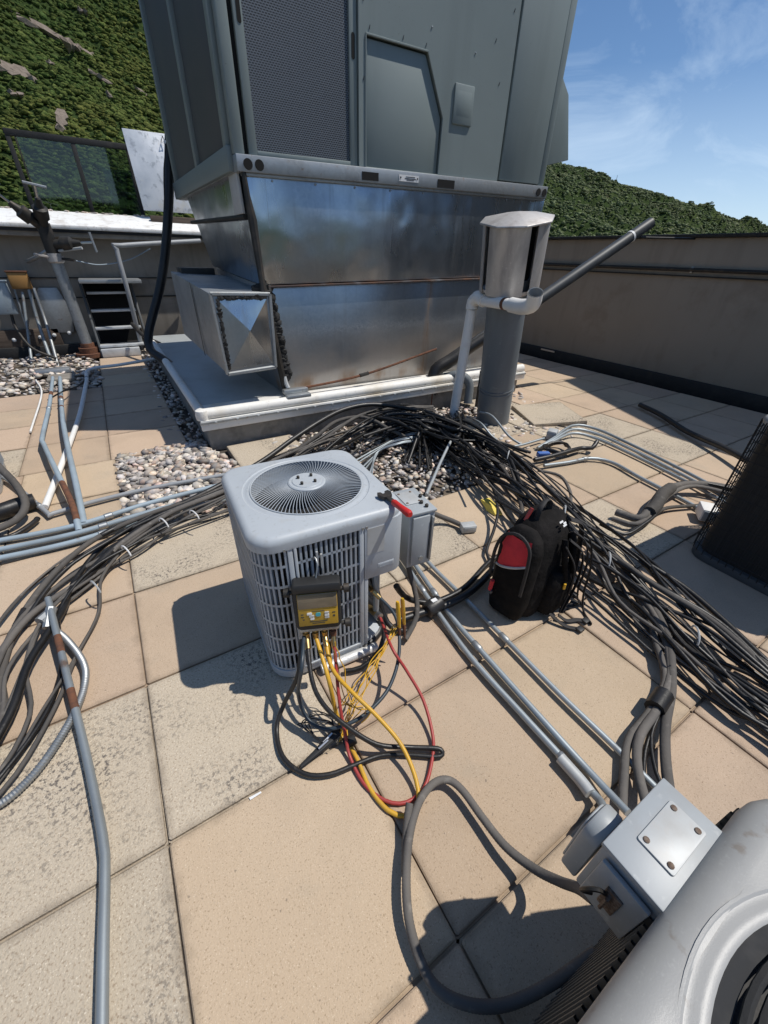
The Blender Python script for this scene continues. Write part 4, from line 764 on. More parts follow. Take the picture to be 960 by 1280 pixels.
b.loops([[(x, y, z) for x, y, _ in rrect(HX - .03, HY - .03, .07, 6)] for z in (Z0, bt)], M=MA); 
coil = MB().prism([(-HX + .03, -HY + .06), (-HX + .06, -HY + .03), (.10, -HY + .03), (.12, -.12), (HX - .03, -.10), (HX - .03, HY - .03), (-HX + .03, HY - .03)], Z0, bt, 2, MA); coil.build('coil_core', 'coil', AC)
def wrap(path, s0, s1, k):                               # sub-path of a polyline by arc length
    P = [Vector((*p, 0)) for p in path]; out = []; L_ = [0]
    for a, b2 in zip(P, P[1:]): L_.append(L_[-1] + (b2 - a).length)
    for s in np.linspace(s0, s1, k):
        i = max(j for j in range(len(L_) - 1) if L_[j] <= s + 1e-9); out.append(P[i].lerp(P[i + 1], (s - L_[i]) / max(1e-9, L_[i + 1] - L_[i])))
    return out, L_[-1]
def grille(mb, path, s0, s1, zs, pitch, M_, bar=.0028, band=.011, depth=.018):
    """vertical slats between horizontal bands, following the outline"""
    k = max(2, int((s1 - s0) / .02)); pts, _ = wrap(path, s0, s1, k)
    for z in zs: mb.add([M_ @ Vector((p.x, p.y, z + dz)) for dz in (-band / 2, band / 2) for p in pts], [(i, i + 1, k + i + 1, k + i) for i in range(k - 1)])
    n = max(1, int((s1 - s0) / pitch)); q, _ = wrap(path, s0, s1, n + 1); q2, _ = wrap(path, s0 + .0001, s1, n + 1)
    for i in range(n + 1):
        a = q[i]; t = (q[min(i + 1, n)] - q[max(i - 1, 0)]).normalized(); nn = Vector((t.y, -t.x, 0))
        c = [a - t * bar + nn * 0, a + t * bar, a + t * bar - nn * depth, a - t * bar - nn * depth]
        vs = [M_ @ Vector((p.x, p.y, z)) for z in (zs[0], zs[-1]) for p in c]; mb.add(vs, [(0, 1, 5, 4), (1, 2, 6, 5), (3, 0, 4, 7), (2, 3, 7, 6)])
LP = [(-HX, HY)] + [(-HX + .1 + .1 * math.cos(a), -HY + .1 + .1 * math.sin(a)) for a in np.linspace(PI, 1.5 * PI, 9)] + [(.105, -HY)]
_, LT = wrap(LP, 0, .01, 2)
zs = [Z0 + .03 + k * (.625 / 7) for k in range(8)]
sc1 = LT - .105 - .17                                     # the corner strip stands here
g_ = MB(); grille(g_, LP, .02, sc1 - .012, zs, .0185, MA, .0038, .0115); grille(g_, LP, sc1 + .022, LT - .012, zs, .0185, MA, .0038, .0115)
struct(g_.build('louvre_grille', 'grille', AC, smooth=0), 'stuff')
def front(x0, x1, z0, z1, d0=.004, d1=.012): return MB().box((x0, -HY - d0, z0), (x1, -HY + d1, z1), MA)
xs = -.165
front(xs - .010, xs + .008, Z0, .675).build('corner_strip', 'acpaint', AC, .003); front(xs + .011, xs + .022, Z0, .675, .006).build('corner_strip', 'acpaint', AC, .003)
front(.088, .106, Z0, .675, .005).build('grille_edge', 'acpaint', AC, .003)
for z in (zs[0] - .005, zs[-1] + .008): front(xs, .1, z - .006, z + .006, .005).build('grille_edge', 'acpaint', AC, .002)
b = MB(); o = rrect(HX, HY, [.09, .09, .09, .2], 8)
b.loops([[(x, y, z) for x, y, _ in o] for z in (.015, Z0 + .022)], True, True, MA).build('base_pan', 'acpaint', AC, .004)
# service panel wrapping the right front corner
pp = [(.108, -HY - .006)] + [(HX - .055 + .061 * math.cos(a), -HY + .055 + .061 * math.sin(a)) for a in np.linspace(1.5 * PI, 2 * PI, 8)] + [(HX + .006, -.03)]
pi_ = [(.108, -HY + .006)] + [(HX - .055 + .049 * math.cos(a), -HY + .055 + .049 * math.sin(a)) for a in np.linspace(1.5 * PI, 2 * PI, 8)] + [(HX - .006, -.03)]
MB().prism(pp + pi_[::-1], .425, .685, 2, MA).build('service_panel', 'acpaint', AC, .002)
front(.118, .19, .545, .665, .0072, -.005).build('rating_label', 'plate', AC); lb = front(.165, .235, .462, .487, .0075, -.005).build('name_badge', 'acpaint', AC, .003)
front(.171, .229, .467, .482, .0082, -.0074).build('badge_inset', 'grille', lb)
front(.108, .125, Z0, .43, .004).build('post_strip', 'acpaint', AC, .003)
MB().box((.10, -HY + .02, Z0), (.115, -.12, .43), MA).build('inner_wall', 'acpaint', AC); MB().box((.115, -.135, Z0), (HX - .02, -.12, .43), MA).build('inner_wall', 'grille', AC)
MB().box((HX - .012, -.09, Z0), (HX, HY - .09, .68), MA).build('right_panel', 'acpaint', AC, .002)
MB().box((-HX + .09, HY - .012, Z0), (HX - .09, HY, .68), MA).build('rear_panel', 'grille', AC, .002)
for x in (xs - .02, .1, .115): front(x - .004, x + .004, .668, .678, .009).build('corner_screw', 'galvdull', AC)
# fan guard of radial wires, hub with four bolts, blades in the dark
gd = MB(); ng = 92
for k in range(ng):
    a = 2 * PI * k / ng; pr = []
    for rad in (.066, .10, .14, .18, .215):
        aa = a + .18 * (rad - .066) / .14; h = ZT + .004 + .012 * (1 - (rad / .215) ** 2); pr.append(Vector((rad * math.cos(aa), rad * math.sin(aa), h)))
    gd.tube([MA @ p for p in pr], .0014, 4, False)
struct(gd.build('fan_guard', 'grille', AC), 'stuff')
for rad, zz in ((.215, .004), (.135, .009)):
    if rad < .2: continue
    MB().tube([MA @ Vector((rad * math.cos(t), rad * math.sin(t), ZT + zz)) for t in np.linspace(0, 2 * PI, 65)], .003, 6).build('guard_ring', 'acpaint', AC)
MB().lathe([(.001, 0), (.073, 0), (.073, .006), (.068, .009), (.058, .009), (.055, .012), (.001, .012)], 32, MA @ Matrix.Translation((0, 0, ZT + .012))).build('fan_hub', 'acpaint', AC, smooth=25)
for k in range(4): a = k * PI / 2 + .75; MB().lathe([(.006, 0), (.006, .010), (.003, .012)], 8, MA @ Matrix.Translation((.037 * math.cos(a), .037 * math.sin(a), ZT + .024))).build('hub_bolt', 'iron', AC)
MB().lathe([(.235, .52), (.235, .55)], 32, MA).build('fan_shroud', 'coil', AC)
for k in range(4):
    a = k * PI / 2 + .3; e1 = Vector((math.cos(a), math.sin(a), 0)); e2 = Vector((-math.sin(a), math.cos(a), 0)); z = Vector((0, 0, .60))
    MB().add([MA @ (z + e1 * .04 - e2 * .02), MA @ (z + e1 * .19 - e2 * .10 - Vector((0, 0, .03))), MA @ (z + e1 * .19 + e2 * .08 + Vector((0, 0, .03))), MA @ (z + e1 * .04 + e2 * .03)], [(0, 1, 2, 3)]).build('fan_blade', 'unitdark', AC, smooth=0)
MB().lathe([(.05, .56), (.05, .67)], 16, MA).build('fan_motor', 'iron', AC)
# valves under the service panel
vv = MB()
MB().tube([MA @ Vector((.14, -.15, .30)), MA @ Vector((.17, -.24, .30))], .012, 8).build('service_valve', 'brass', AC); MB().tube([MA @ Vector((.16, -.15, .16)), MA @ Vector((.19, -.25, .15))], .015, 8).build('service_valve', 'brass', AC)
MB().tube([MA @ Vector((.19, -.25, .15)), MA @ Vector((.195, -.27, .15))], .019, 8).build('valve_cap', 'steel', AC)
MB().tube([MA @ Vector(p) for p in ((-.10, -HY - .02, .022), (.16, -HY - .02, .022))], .021, 10).build('foot_rail', 'silverfoam', AC)
MB().tube([MA @ Vector(p) for p in ((-.2, HY - .05, .018), (.2, HY - .05, .018))], .018, 10).build('foot_rail', 'silverfoam', AC)
MB().tube(spline([MA @ Vector(p) for p in ((.19, -.2, .42), (.19, -.235, .3), (.2, -.22, .12), (.26, -.1, .03))], .008), .014, 8).build('flexible_whip', 'conduit', AC)
cable('valve_insulation', [MA @ Vector(p) for p in ((.15, -.14, .22), (.2, -.19, .15), (.23, -.21, .07), (.2, -.25, .03), (.1, -.30, .025))], .02, 'rubber', 'short black pipe insulation at the valves under the service panel', 'insulation')
cable('valve_insulation', [MA @ Vector(p) for p in ((.2, -.13, .34), (.235, -.16, .2), (.25, -.2, .08), (.27, -.26, .03), (.33, -.3, .02))], .014, 'rubber', 'thin black cable dropping behind the valves of the lone condenser', 'cable')
# bent fins
for (x, z) in ((-.075, .60), (-.06, .585)): front(x - .004, x + .003, z - .03, z + .03, .009, -.002).build('bent_fin', 'plate', AC)

# disconnect box at its right side
def disconnect(name, label, x0, x1, y0, y1, z0, z1, rz, plate):
    c = ((x0 + x1) / 2, (y0 + y1) / 2, z0); t = thing(name, label, 'electrical box', c, rz); M_ = Matrix.Translation(c) @ Matrix.Rotation(rz, 4, 'Z'); a, b2, h = (x1 - x0) / 2, (y1 - y0) / 2, z1 - z0
    MB().box((-a, -b2, 0), (a, b2, h - .004), M_).build('enclosure', 'boxgrey', t, .004)
    MB().box((-a - .006, -b2 - .008, h - .012), (a + .004, b2 + .003, h), M_).build('lid', 'boxgrey', t, .003)
    pl_ = MB().prism([(plate[0] + x, plate[1] + y) for x, y, _ in rrect(plate[2], plate[3], .004, 2)], h, h + .004, 2, M_).build('hub_plate', 'plate', t, .0012)
    for sx_ in (-1, 1):
        for sy_ in (-1, 1): MB().lathe([(.0055, 0), (.0055, .002), (.003, .0035)], 10, M_ @ Matrix.Translation((plate[0] + sx_ * (plate[2] - .011), plate[1] + sy_ * (plate[3] - .011), h + .004))).build('plate_screw', 'oldscrew', pl_)
    return t, M_, a, b2, h
t, M_, a, b2, h = disconnect('disconnect_box', 'grey disconnect box hung on the right side of the lone condenser', .845, .968, 1.095, 1.285, .315, .605, R(-6), (-.005, .02, .04, .052))
MB().box((-a + .012, -b2 - .014, .02), (a - .03, -b2 - .004, h - .02), M_).build('front_cover', 'boxgrey', t, .003)
MB().box((a - .022, -b2 - .02, .03), (a - .012, -b2 - .002, h - .03), M_).build('hasp', 'galvdull', t, .002)
MB().lathe([(.001, 0), (.012, 0), (.012, .003), (.008, .003)], 12, M_ @ Matrix.Translation((0, -b2 - .014, .05)) @ Matrix.Rotation(PI / 2, 4, 'X')).build('knockout', 'galvdull', t)
for sx_, sy_ in ((.4, -.4), (.75, .1), (.5, -.75)): MB().lathe([(.008, 0), (.008, .01), (.004, .014)], 8, M_ @ Matrix.Translation((a * sx_, b2 * sy_, h + .001))).build('loose_bolt', 'iron', t)
# adjustable wrench lying over the edge
wr = thing('adjustable_wrench', 'adjustable wrench with a bright red grip lying on the corner of the condenser top', 'wrench', G(490, 625, .735))
p0, p1 = G(478, 617, .736), G(511, 642, .742); d = (p1 - p0).normalized(); s = d.cross(Vector((0, 0, 1)))
MB().hull8([p0 + d * .03 - s * .009 - Vector((0, 0, .004)), p0 + d * .075 - s * .009 - Vector((0, 0, .004)), p0 + d * .075 + s * .009 - Vector((0, 0, .004)), p0 + d * .03 + s * .009 - Vector((0, 0, .004)), p0 + d * .03 - s * .009 + Vector((0, 0, .006)), p0 + d * .075 - s * .009 + Vector((0, 0, .006)), p0 + d * .075 + s * .009 + Vector((0, 0, .006)), p0 + d * .03 + s * .009 + Vector((0, 0, .006))]).build('shank', 'iron', wr, .003)
hd = [(-.004, -.026), (.012, -.03), (.036, -.02), (.042, 0), (.036, .018), (.012, .026), (-.006, .02), (-.002, .008), (.012, .006), (.012, -.006), (-.002, -.01)]
MB().add([p0 + d * x + s * y + Vector((0, 0, z)) for z in (-.005, .008) for x, y in hd], [tuple(range(11))[::-1], tuple(range(11, 22))] + [(i, (i + 1) % 11, 11 + (i + 1) % 11, 11 + i) for i in range(11)]).build('jaw', 'iron', wr, .001, smooth=0)
MB().tube([p0 + d * .07, p0 + d * .08, p0 + d * .12, p1 + d * .0, p1 + d * .01], [.007, .0125, .0115, .0145, .01], 10).build('grip', 'red', wr)

# foreground condenser and its disconnect box
A2 = thing('condenser_unit', 'silver grey condenser cut off by the lower right corner with a black wire fan guard', 'air conditioner', (.509, -.470, 0), 0)
M2 = acM(A2); h2 = .388; zt2 = .665
cap_part(A2, h2, h2, .13, zt2, .318, 0, 0, 'acpaint2', .075, .05)
MB().loops([[(x, y, z) for x, y, _ in rrect(h2 - .035, h2 - .035, .1, 8)] for z in (.05, .63)], M=M2).build('coil_core', 'coil', A2)
LP2 = [(x, y) for x, y, _ in rrect(h2 - .012, h2 - .012, .11, 8)]; LP2 = LP2[::-1]; LP2 = LP2 + [LP2[0]]; _, lt = wrap(LP2, 0, .01, 2)
g_ = MB(); grille(g_, LP2, .0, lt - .001, [.06 + k * .0515 for k in range(11)], .018, M2, .0025, .008); struct(g_.build('louvre_grille', 'unitdark', A2, smooth=0), 'stuff')
MB().loops([[(x, y, z) for x, y, _ in rrect(h2, h2, .115, 8)] for z in (.0, .065)], M=M2).build('base_pan', 'acpaint2', A2, .004)
MB().lathe([(.321, zt2 - .012), (.321, zt2 - .006), (.294, zt2 - .006), (.294, zt2 - .03), (.29, zt2 - .03)], 64, M2, False).build('guard_flange', 'flange', A2)
for rad in (.286, .270, .252, .226, .20, .174, .148, .122, .096, .07, .04): MB().tube([M2 @ Vector((rad * math.cos(q), rad * math.sin(q), zt2 + .004 + .02 * (1 - (rad / .286) ** 2))) for q in np.linspace(0, 2 * PI, 65)], (.0065 if rad > .26 else .0036), 6).build('guard_ring', 'black', A2)
for k in range(8):
    q = k * PI / 4 + .32; MB().tube([M2 @ Vector((r_ * math.cos(q), r_ * math.sin(q), zt2 + z)) for r_, z in ((.312, .001), (.286, .006), (.15, .018), (.03, .026))], .0055, 6).build('guard_spoke', 'black', A2)
    MB().tube([M2 @ Vector((r_ * math.cos(q), r_ * math.sin(q), zt2 + .001)) for r_ in (.294, .314)], .008, 6).build('guard_clip', 'iron', A2)
for k in range(3):
    a = k * 2 * PI / 3 + 1.8; e1 = Vector((math.cos(a), math.sin(a), 0)); e2 = Vector((-math.sin(a), math.cos(a), 0)); z = Vector((0, 0, .64))
    MB().add([M2 @ (z + e1 * .04 - e2 * .05), M2 @ (z + e1 * .24 - e2 * .16 - Vector((0, 0, .03))), M2 @ (z + e1 * .24 + e2 * .12 + Vector((0, 0, .03))), M2 @ (z + e1 * .04 + e2 * .06)], [(0, 1, 2, 3)]).build('fan_blade', 'plate', A2, smooth=0)
MB().tube([M2 @ Vector((-h2 + .1, h2 - .004, .62)), M2 @ Vector((.1, h2 - .004, .62))], .004, 5).build('trim_wire', 'wood', A2)
t, M_, a, b2, h = disconnect('disconnect_box', 'grey electrical box with four rusty plate screws hung on the foreground condenser', .505, .700, -.085, .022, .43, .625, 0, (.012, -.004, .058, .032))
MB().box((-a - .014, -b2 + .01, .02), (-a - .004, b2 - .012, h - .03), M_).build('door', 'boxgrey', t, .003)
hz = MB().box((-a - .019, -.014, .06), (-a - .012, .014, .125), M_).build('hasp', 'oldscrew', t, .002)
MB().tube([M_ @ Vector(p) for p in ((-a - .015, .004, .11), (-a - .028, .004, .112), (-a - .028, .004, .07))], .0035, 6).build('hasp_pin', 'oldscrew', t)
MB().tube(spline([M_ @ Vector(p) for p in ((-a - .022, .01, .11), (-a - .04, .02, .135), (-a - .05, .032, .12), (-a - .042, .036, .085), (-a - .025, .024, .075))], .006), .004, 6).build('padlock_shackle', 'iron', t)
bx_ = [(x, z) for x, z in ((-.055, 0), (.035, 0), (.035, .15))] + [(-.01 + .045 * math.cos(q), .155 + .04 * math.sin(q)) for q in np.linspace(0, PI, 9)] + [(-.055, .15)]
tb = thing('pull_out_box', 'rounded grey box fixed behind the electrical box by the conduits', 'electrical box', (.59, .05, .36)); MB().prism([(x + .585, z + .375) for x, z in bx_], .026, .062, 1).build('enclosure', 'boxgrey', tb, .006); MB().prism([(x * .8 + .585, z * .9 + .385) for x, z in bx_], .062, .067, 1).build('cover', 'boxgrey', tb, .003)

# condenser on the right, its shaded coil turned to the camera
A3 = thing('condenser_unit', 'big dark condenser in its own shade at the right edge behind the cables', 'air conditioner', (2.99, .28, 0), R(-2))
M3 = acM(A3); h3 = .37; z3 = .87
cap_part(A3, h3, h3, .11, z3, .27, 0, 0, 'acpaint2', .04)
MB().loops([[(x, y, z) for x, y, _ in rrect(h3 - .03, h3 - .03, .09, 8)] for z in (.04, .84)], M=M3).build('coil_core', 'coil', A3)
MB().loops([[(x, y, z) for x, y, _ in rrect(h3, h3, .11, 8)] for z in (.0, .05)], M=M3).build('base_pan', 'unitdark', A3, .006)
g_ = MB(); o = rrect(h3 + .004, h3 + .004, .11, 8)
for z in np.arange(.09, .84, .05): g_.tube([M3 @ Vector((x, y, z)) for x, y, _ in o + o[:1]], .0025, 4, False)
for i in range(0, len(o), 2): g_.tube([M3 @ Vector((o[i][0], o[i][1], z)) for z in (.04, .84)], .0025, 4, False)
for k in range(14):
    for (x, y) in ((-h3 - .004, -h3 + .11 + k * .038), (-h3 + .11 + k * .038, h3 + .004)): g_.tube([M3 @ Vector((x, y, z)) for z in (.04, .84)], .0025, 4, False)
struct(g_.build('wire_guard', 'black', A3), 'stuff')
MB().lathe([(.27, z3 - .01), (.27, z3), (.001, z3 + .03)], 32, M3).build('fan_dome', 'pvc', A3)
MB().box((-h3 - .02, h3 - .16, .72), (-h3 + .02, h3 - .1, .82), M3).build('handle_bracket', 'iron', A3, .006)
for k in range(2): pass
# condenser fragment at the left edge
A4 = thing('condenser_unit', 'rounded corner of a grey condenser at the left edge of the photo', 'air conditioner', (-1.32, 3.75, 0), R(4))
M4 = acM(A4); h4 = .33
cap_part(A4, h4, h4, .10, .62, .24, 0, 0, 'acpaint2', .05)
MB().loops([[(x, y, z) for x, y, _ in rrect(h4 - .02, h4 - .02, .09, 8)] for z in (.05, .58)], M=M4).build('coil_core', 'unitdark', A4)
g_ = MB(); o = [(x, y) for x, y, _ in rrect(h4 - .008, h4 - .008, .1, 8)][::-1]; o = o + o[:1]; _, lt = wrap(o, 0, .01, 2); grille(g_, o, 0, lt - .001, [.06 + k * .065 for k in range(9)], .02, M4); struct(g_.build('louvre_grille', 'grille', A4, smooth=0), 'stuff')
MB().loops([[(x, y, z) for x, y, _ in rrect(h4, h4, .1, 8)] for z in (.0, .06)], M=M4).build('base_pan', 'acpaint2', A4, .004)
MB().lathe([(.24, .61), (.24, .615), (.001, .63)], 24, M4).build('fan_cover', 'unitdark', A4)
cable('insulated_line', px([(-40, 650, .06), (0, 640, .06), (22, 632, .06), (44, 626, .06)]), .055, 'rubber', 'thick black pipe insulation end by the left edge', 'pipe')
cable('insulated_line', px([(-30, 555, .35), (0, 585, .30), (20, 606, .2), (32, 630, .1), (20, 650, .06), (-20, 668, .05)]), .022, 'weathered', 'grey cable looping down beside the condenser at the left edge', 'cable')
cable('insulated_line', px([(-20, 668, .04), (10, 672, .03), (40, 655, .03), (47, 648, .03)]), .016, 'rubber', 'thin black cable curling below the thick pipe at the left edge', 'cable')

# ------------------------------------------------------------ cable bundles
rng = random.Random(3)
def bundle(center, halfw, lift, n, name, mats, labels, group, rads, extra=()):
    """n cables that follow one course, each wandering across it on its own"""
    C_ = [Vector(p) for p in center]
    for k in range(n):
        u = (k + .5) / n * 2 - 1; ph1, ph2 = rng.uniform(0, 6), rng.uniform(0, 6); rad = rng.choice(rads); pts = []
        for i, c in enumerate(C_):
            t = (C_[min(i + 1, len(C_) - 1)] - C_[max(i - 1, 0)]); t.z = 0; t.normalize(); s = Vector((t.y, -t.x, 0))
            off = max(-1.1, min(1.1, u + .33 * math.sin(i * .9 + ph1) + .15 * math.sin(i * 2.1 + ph2)))
            z = rad + lift[i] * (.15 + .85 * abs(math.sin(ph1 + i * .55))) * (1 - .45 * off * off)
            pts.append(Vector((c.x, c.y, 0)) + s * off * halfw[i] + Vector((0, 0, z)))
        j = k % len(mats); o = cable(name, pts, rad, mats[j], labels[j], 'cable', group, 8 if rad > .012 else 6, .05)
        p = spline(pts, .05)
        for q in range(rng.randint(0, 3) if rad > .008 else 0):      # tape wound round the insulation, split seams
            i = rng.randint(3, len(p) - 4); d = (p[i + 1] - p[i]).normalized(); ln_ = rng.uniform(.015, .06)
            MB().tube([p[i] - d * ln_, p[i] - d * ln_ * .9, p[i] + d * ln_ * .9, p[i] + d * ln_], [rad, rad * 1.14, rad * 1.14, rad], 8).build('tape_band', 'rubber' if mats[j] == 'weathered' else ('weathered' if q % 2 else 'iron'), o, smooth=75)
main = [G(528, 520, .1), G(572, 540, .2), G(620, 568, .2), G(662, 603, .18), G(708, 645, .16), G(760, 695, .12), G(812, 742, .10), G(872, 790, .10), G(950, 850, .10), G(1060, 930, .08)]; _e = (main[-1] - main[-2]); _e.z = 0; _e.normalize(); main += [main[-1] + _e * 1.0, main[-1] + _e * 2.2 + Vector((.3, 0, 0)), main[-1] + _e * 3.6 + Vector((1.1, 0, 0))]
bundle(main, [.10, .17, .22, .26, .27, .26, .23, .20, .17, .17, .18, .2, .2], [.16, .24, .26, .24, .2, .16, .14, .13, .12, .1, .08, .06, .05], 26, 'black_line', ['rubber', 'rubber', 'rubber', 'weathered'], ['black insulated cable in the thick bundle running to the lower right', 'black insulated cable in the thick bundle running to the lower right', 'black insulated cable in the thick bundle running to the lower right', 'dusty grey cable in the thick bundle running to the lower right'], 'cables of the right bundle', [.005, .007, .009, .011, .014])
left = [G(540, 515, .05), G(500, 512, .16), G(455, 522, .22), G(405, 545, .20), G(350, 578, .12), G(285, 617, .07), G(215, 645, .06), (G(150, 678, .06)), G(100, 715, .06), G(58, 765, .06), G(26, 830, .05), G(2, 900, .04), G(-50, 985, .03), G(-150, 1080, .03), G(-330, 1200, .03)]
bundle(left, [.08, .14, .17, .18, .18, .17, .17, .18, .19, .19, .17, .14, .12, .12, .12], [.1, .2, .24, .2, .13, .09, .08, .07, .07, .06, .05, .04, .03, .03, .03], 13, 'grey_line', ['weathered', 'weathered', 'rubber', 'weathered'], ['dusty grey insulated cable in the bundle sweeping behind the lone condenser to the left', 'dusty grey insulated cable in the bundle sweeping behind the lone condenser to the left', 'black cable in the bundle sweeping behind the lone condenser to the left', 'dusty grey insulated cable in the bundle sweeping behind the lone condenser to the left'], 'cables of the left bundle', [.006, .008, .010, .012, .015])
# arcs standing up near the curb
for k, (pts, r, m_) in enumerate((([(520, 513, .16), (486, 507, .24), (457, 506, .27), (427, 513, .26), (398, 528, .22), (366, 549, .16), (330, 575, .1), (280, 604, .06), (210, 640, .05), (150, 680, .05), (95, 735, .05)], .021, 'rubber'), ([(517, 551, .06), (486, 536, .14), (468, 526, .18), (448, 521, .2), (420, 527, .19), (396, 545, .14), (360, 570, .08)], .017, 'weathered'),
                                  ([(543, 528, .1), (518, 519, .18), (490, 518, .2), (460, 529, .17), (420, 553, .1), (385, 580, .05)], .018, 'rubber'))):
    cable('arched_line', px(pts), r, m_, ['topmost black cable arching along the white curb', 'light grey cable arching over the pavers behind the condenser', 'second black cable arching below the topmost one'][k], 'cable', 'cables of the left bundle')
# thin silvery lines fanning down from the junction behind the condenser
for k in range(9):
    u = k / 8; x0 = 512 - 14 * u; a, b2 = (548 - 22 * u, 541 + 10 * u, .08), (500 - 30 * u, 545 + 22 * u, .05)
    cable('thin_line', px([a, ((a[0] + b2[0]) / 2, (a[1] + b2[1]) / 2 - 4, .12), b2, (452 + 10 * u - 26 * (1 - u), 582 + 22 * u, .02), (420 + 16 * u, 600 + 26 * u, .015)]), .008, 'conduit' if k % 3 else 'rubber', 'thin cable fanning down from the junction behind the condenser', 'cable', 'thin fan of cables')
# tangle around the pipes' feet
for k in range(34):
    if k % 3: a = G(rng.uniform(440, 520), rng.uniform(515, 556), rng.uniform(.02, .2)); e = G(rng.uniform(590, 668), rng.uniform(556, 612), rng.uniform(.03, .22))
    else: a = G(rng.uniform(500, 540), rng.uniform(562, 590), .01); e = G(rng.uniform(556, 580), rng.uniform(512, 524), rng.uniform(.0, .1))
    m1 = G(548 + rng.uniform(-30, 6), 530 + rng.uniform(-10, 12), rng.uniform(.04, .24)); m2 = G(556 + rng.uniform(-4, 34), 536 + rng.uniform(-10, 16), rng.uniform(.05, .26))
    cable('tangled_line', [a, a.lerp(m1, .6) + Vector((0, 0, .04)), m1, m2, m2.lerp(e, .5) + Vector((rng.uniform(-.05, .05), rng.uniform(-.05, .05), .03)), e], rng.choice([.008, .011, .015]), 'rubber', 'black cable in the tangle at the foot of the white vent riser', 'cable', 'tangle at the pipe feet', 6, .04)
# right hand single arcs
for k, (pts, r, m_) in enumerate((([(568, 560, .12), (600, 563, .16), (628, 585, .14), (650, 625, .1), (652, 650, .06)], .017, 'weathered'), ([(585, 575, .1), (612, 600, .12), (622, 635, .1), (618, 660, .06), (608, 690, .03), (616, 705, .02)], .010, 'rubber'), ([(592, 524, .14), (602, 530, .16), (618, 548, .08), (640, 558, .05), (680, 548, .05)], .011, 'conduit'),
                                  ([(600, 515, .16), (615, 520, .17), (636, 545, .08), (652, 556, .04)], .011, 'conduit'), ([(672, 588, .10), (700, 595, .09), (713, 616, .06), (712, 635, .05)], .012, 'weathered'))):
    cable('loose_line', px(pts), r, m_, ['grey cable arching out of the junction above the yellow cloth', 'thin black wire looping past the left side of the backpack', 'silvery line leaving the vent foot over the stones', 'second silvery line close to the vent stack', 'short grey cable loop above the thick bundle'][k], 'cable')
cable('flat_strap', px([(578, 538, .15), (566, 548, .18), (552, 575, .1), (541, 600, .06), (533, 618, .03)]), .012, 'boxgrey', 'pale flat strap hanging down from the cable junction to the grey box', 'strap')
# group dropping to the foreground box
for k, (pts, r, m_) in enumerate((([(745, 675, .08), (790, 730, .08), (824, 780, .07), (838, 835, .06), (826, 878, .06), (800, 920, .06), (797, 960, .05), (812, 1020, .04)], .016, 'weathered'), ([(755, 680, .08), (800, 735, .08), (832, 790, .07), (840, 850, .06), (832, 905, .05), (832, 950, .05), (838, 1000, .05)], .018, 'weathered'),
                                  ([(750, 690, .06), (800, 750, .06), (822, 810, .05), (832, 850, .05), (812, 890, .05), (786, 925, .04), (780, 970, .03), (778, 1010, .03)], .0145, 'weathered'), ([(770, 700, .06), (812, 760, .06), (836, 820, .05), (828, 880, .05), (814, 920, .04), (820, 965, .04), (836, 1000, .04)], .007, 'rubber'), ([(760, 700, .05), (805, 765, .05), (828, 840, .04), (818, 900, .04), (806, 940, .03), (804, 1000, .03)], .008, 'rubber'))):
    cable('drop_line', px(pts), r, m_, ['thick grey cable bending down to the left behind the foreground electrical box', 'rightmost thick grey cable bending down behind the foreground electrical box', 'leftmost thick grey cable bending down behind the foreground electrical box', 'thin black wire among the thick cables behind the foreground box', 'second thin black wire among the cables behind the foreground box'][k], 'cable', 'cables dropping behind the foreground box')
c = [G(830, 868, .06), G(818, 886, .06)]
single(MB().tube([c[0], c[1]], .036, 10), 'tape_wrap', 'rubber', 'black tape binding the cables above the foreground box', 'tape')
# cable ties
for k, (qx, qy, z) in enumerate(((243, 645, .12), (205, 655, .12), (158, 690, .1), (635, 570, .33), (705, 640, .28), (868, 795, .2), (760, 700, .25), (120, 735, .1))):
    c = G(qx, qy, z); t = Vector((.9, .35, 0)) if k in (0, 1, 2, 7) else Vector((.6, -.8, 0)); s = Vector((t.y, -t.x, 0)).normalized()
    single(MB().tube([c + s * .05 * math.cos(q) + Vector((0, 0, .035 * math.sin(q))) for q in np.linspace(0, PI, 9)], .004, 5), 'cable_tie', 'white' if k < 3 else 'plate', ['pale cable tie on the left bundle behind the condenser', 'second pale cable tie on the left bundle', 'pale cable tie where the left bundle bends', 'cable tie near the vent stack on the right bundle', 'cable tie on the right bundle behind the backpack', 'cable tie low on the right bundle', 'cable tie right of the backpack', 'cable tie near the conduit fitting'][k], 'cable tie')

# ------------------------------------------------------------ conduits in the middle and right
K2 = 'conduits running to the foreground box'
run('steel_conduit', px([(500, 695, .03), (540, 755, .025), (587, 820, .025), (650, 890, .025), (705, 950, .025), (740, 990, .03), (752, 1004, .05), (757, 1022, .12)]), .013, 'conduit', 'left conduit of the pair running to the foreground electrical box', 'conduit', K2, (.2, .82))
run('steel_conduit', px([(510, 693, .03), (560, 765, .025), (607, 820, .025), (690, 913, .025), (740, 968, .025), (785, 1016, .06)]), .013, 'conduit', 'right conduit of the pair running to the foreground electrical box', 'conduit', K2, (.25, .5))
run('steel_conduit', px([(515, 680, .05), (545, 713, .025), (575, 742, .025), (630, 797, .025), (700, 868, .025), (770, 935, .025), (838, 1003, .03)]), .012, 'conduit', 'single conduit passing under the backpack to the foreground box', 'conduit', K2, (.3, .52))
MBt = spline(px([(700, 947, .03), (725, 975, .03), (738, 992, .035)]), .01); single(MB().tube(MBt, .020, 12), 'conduit_union', 'plate', 'bright union fitting on the left conduit near the foreground box', 'fitting')
K3 = 'conduits between the bundle and the right condenser'
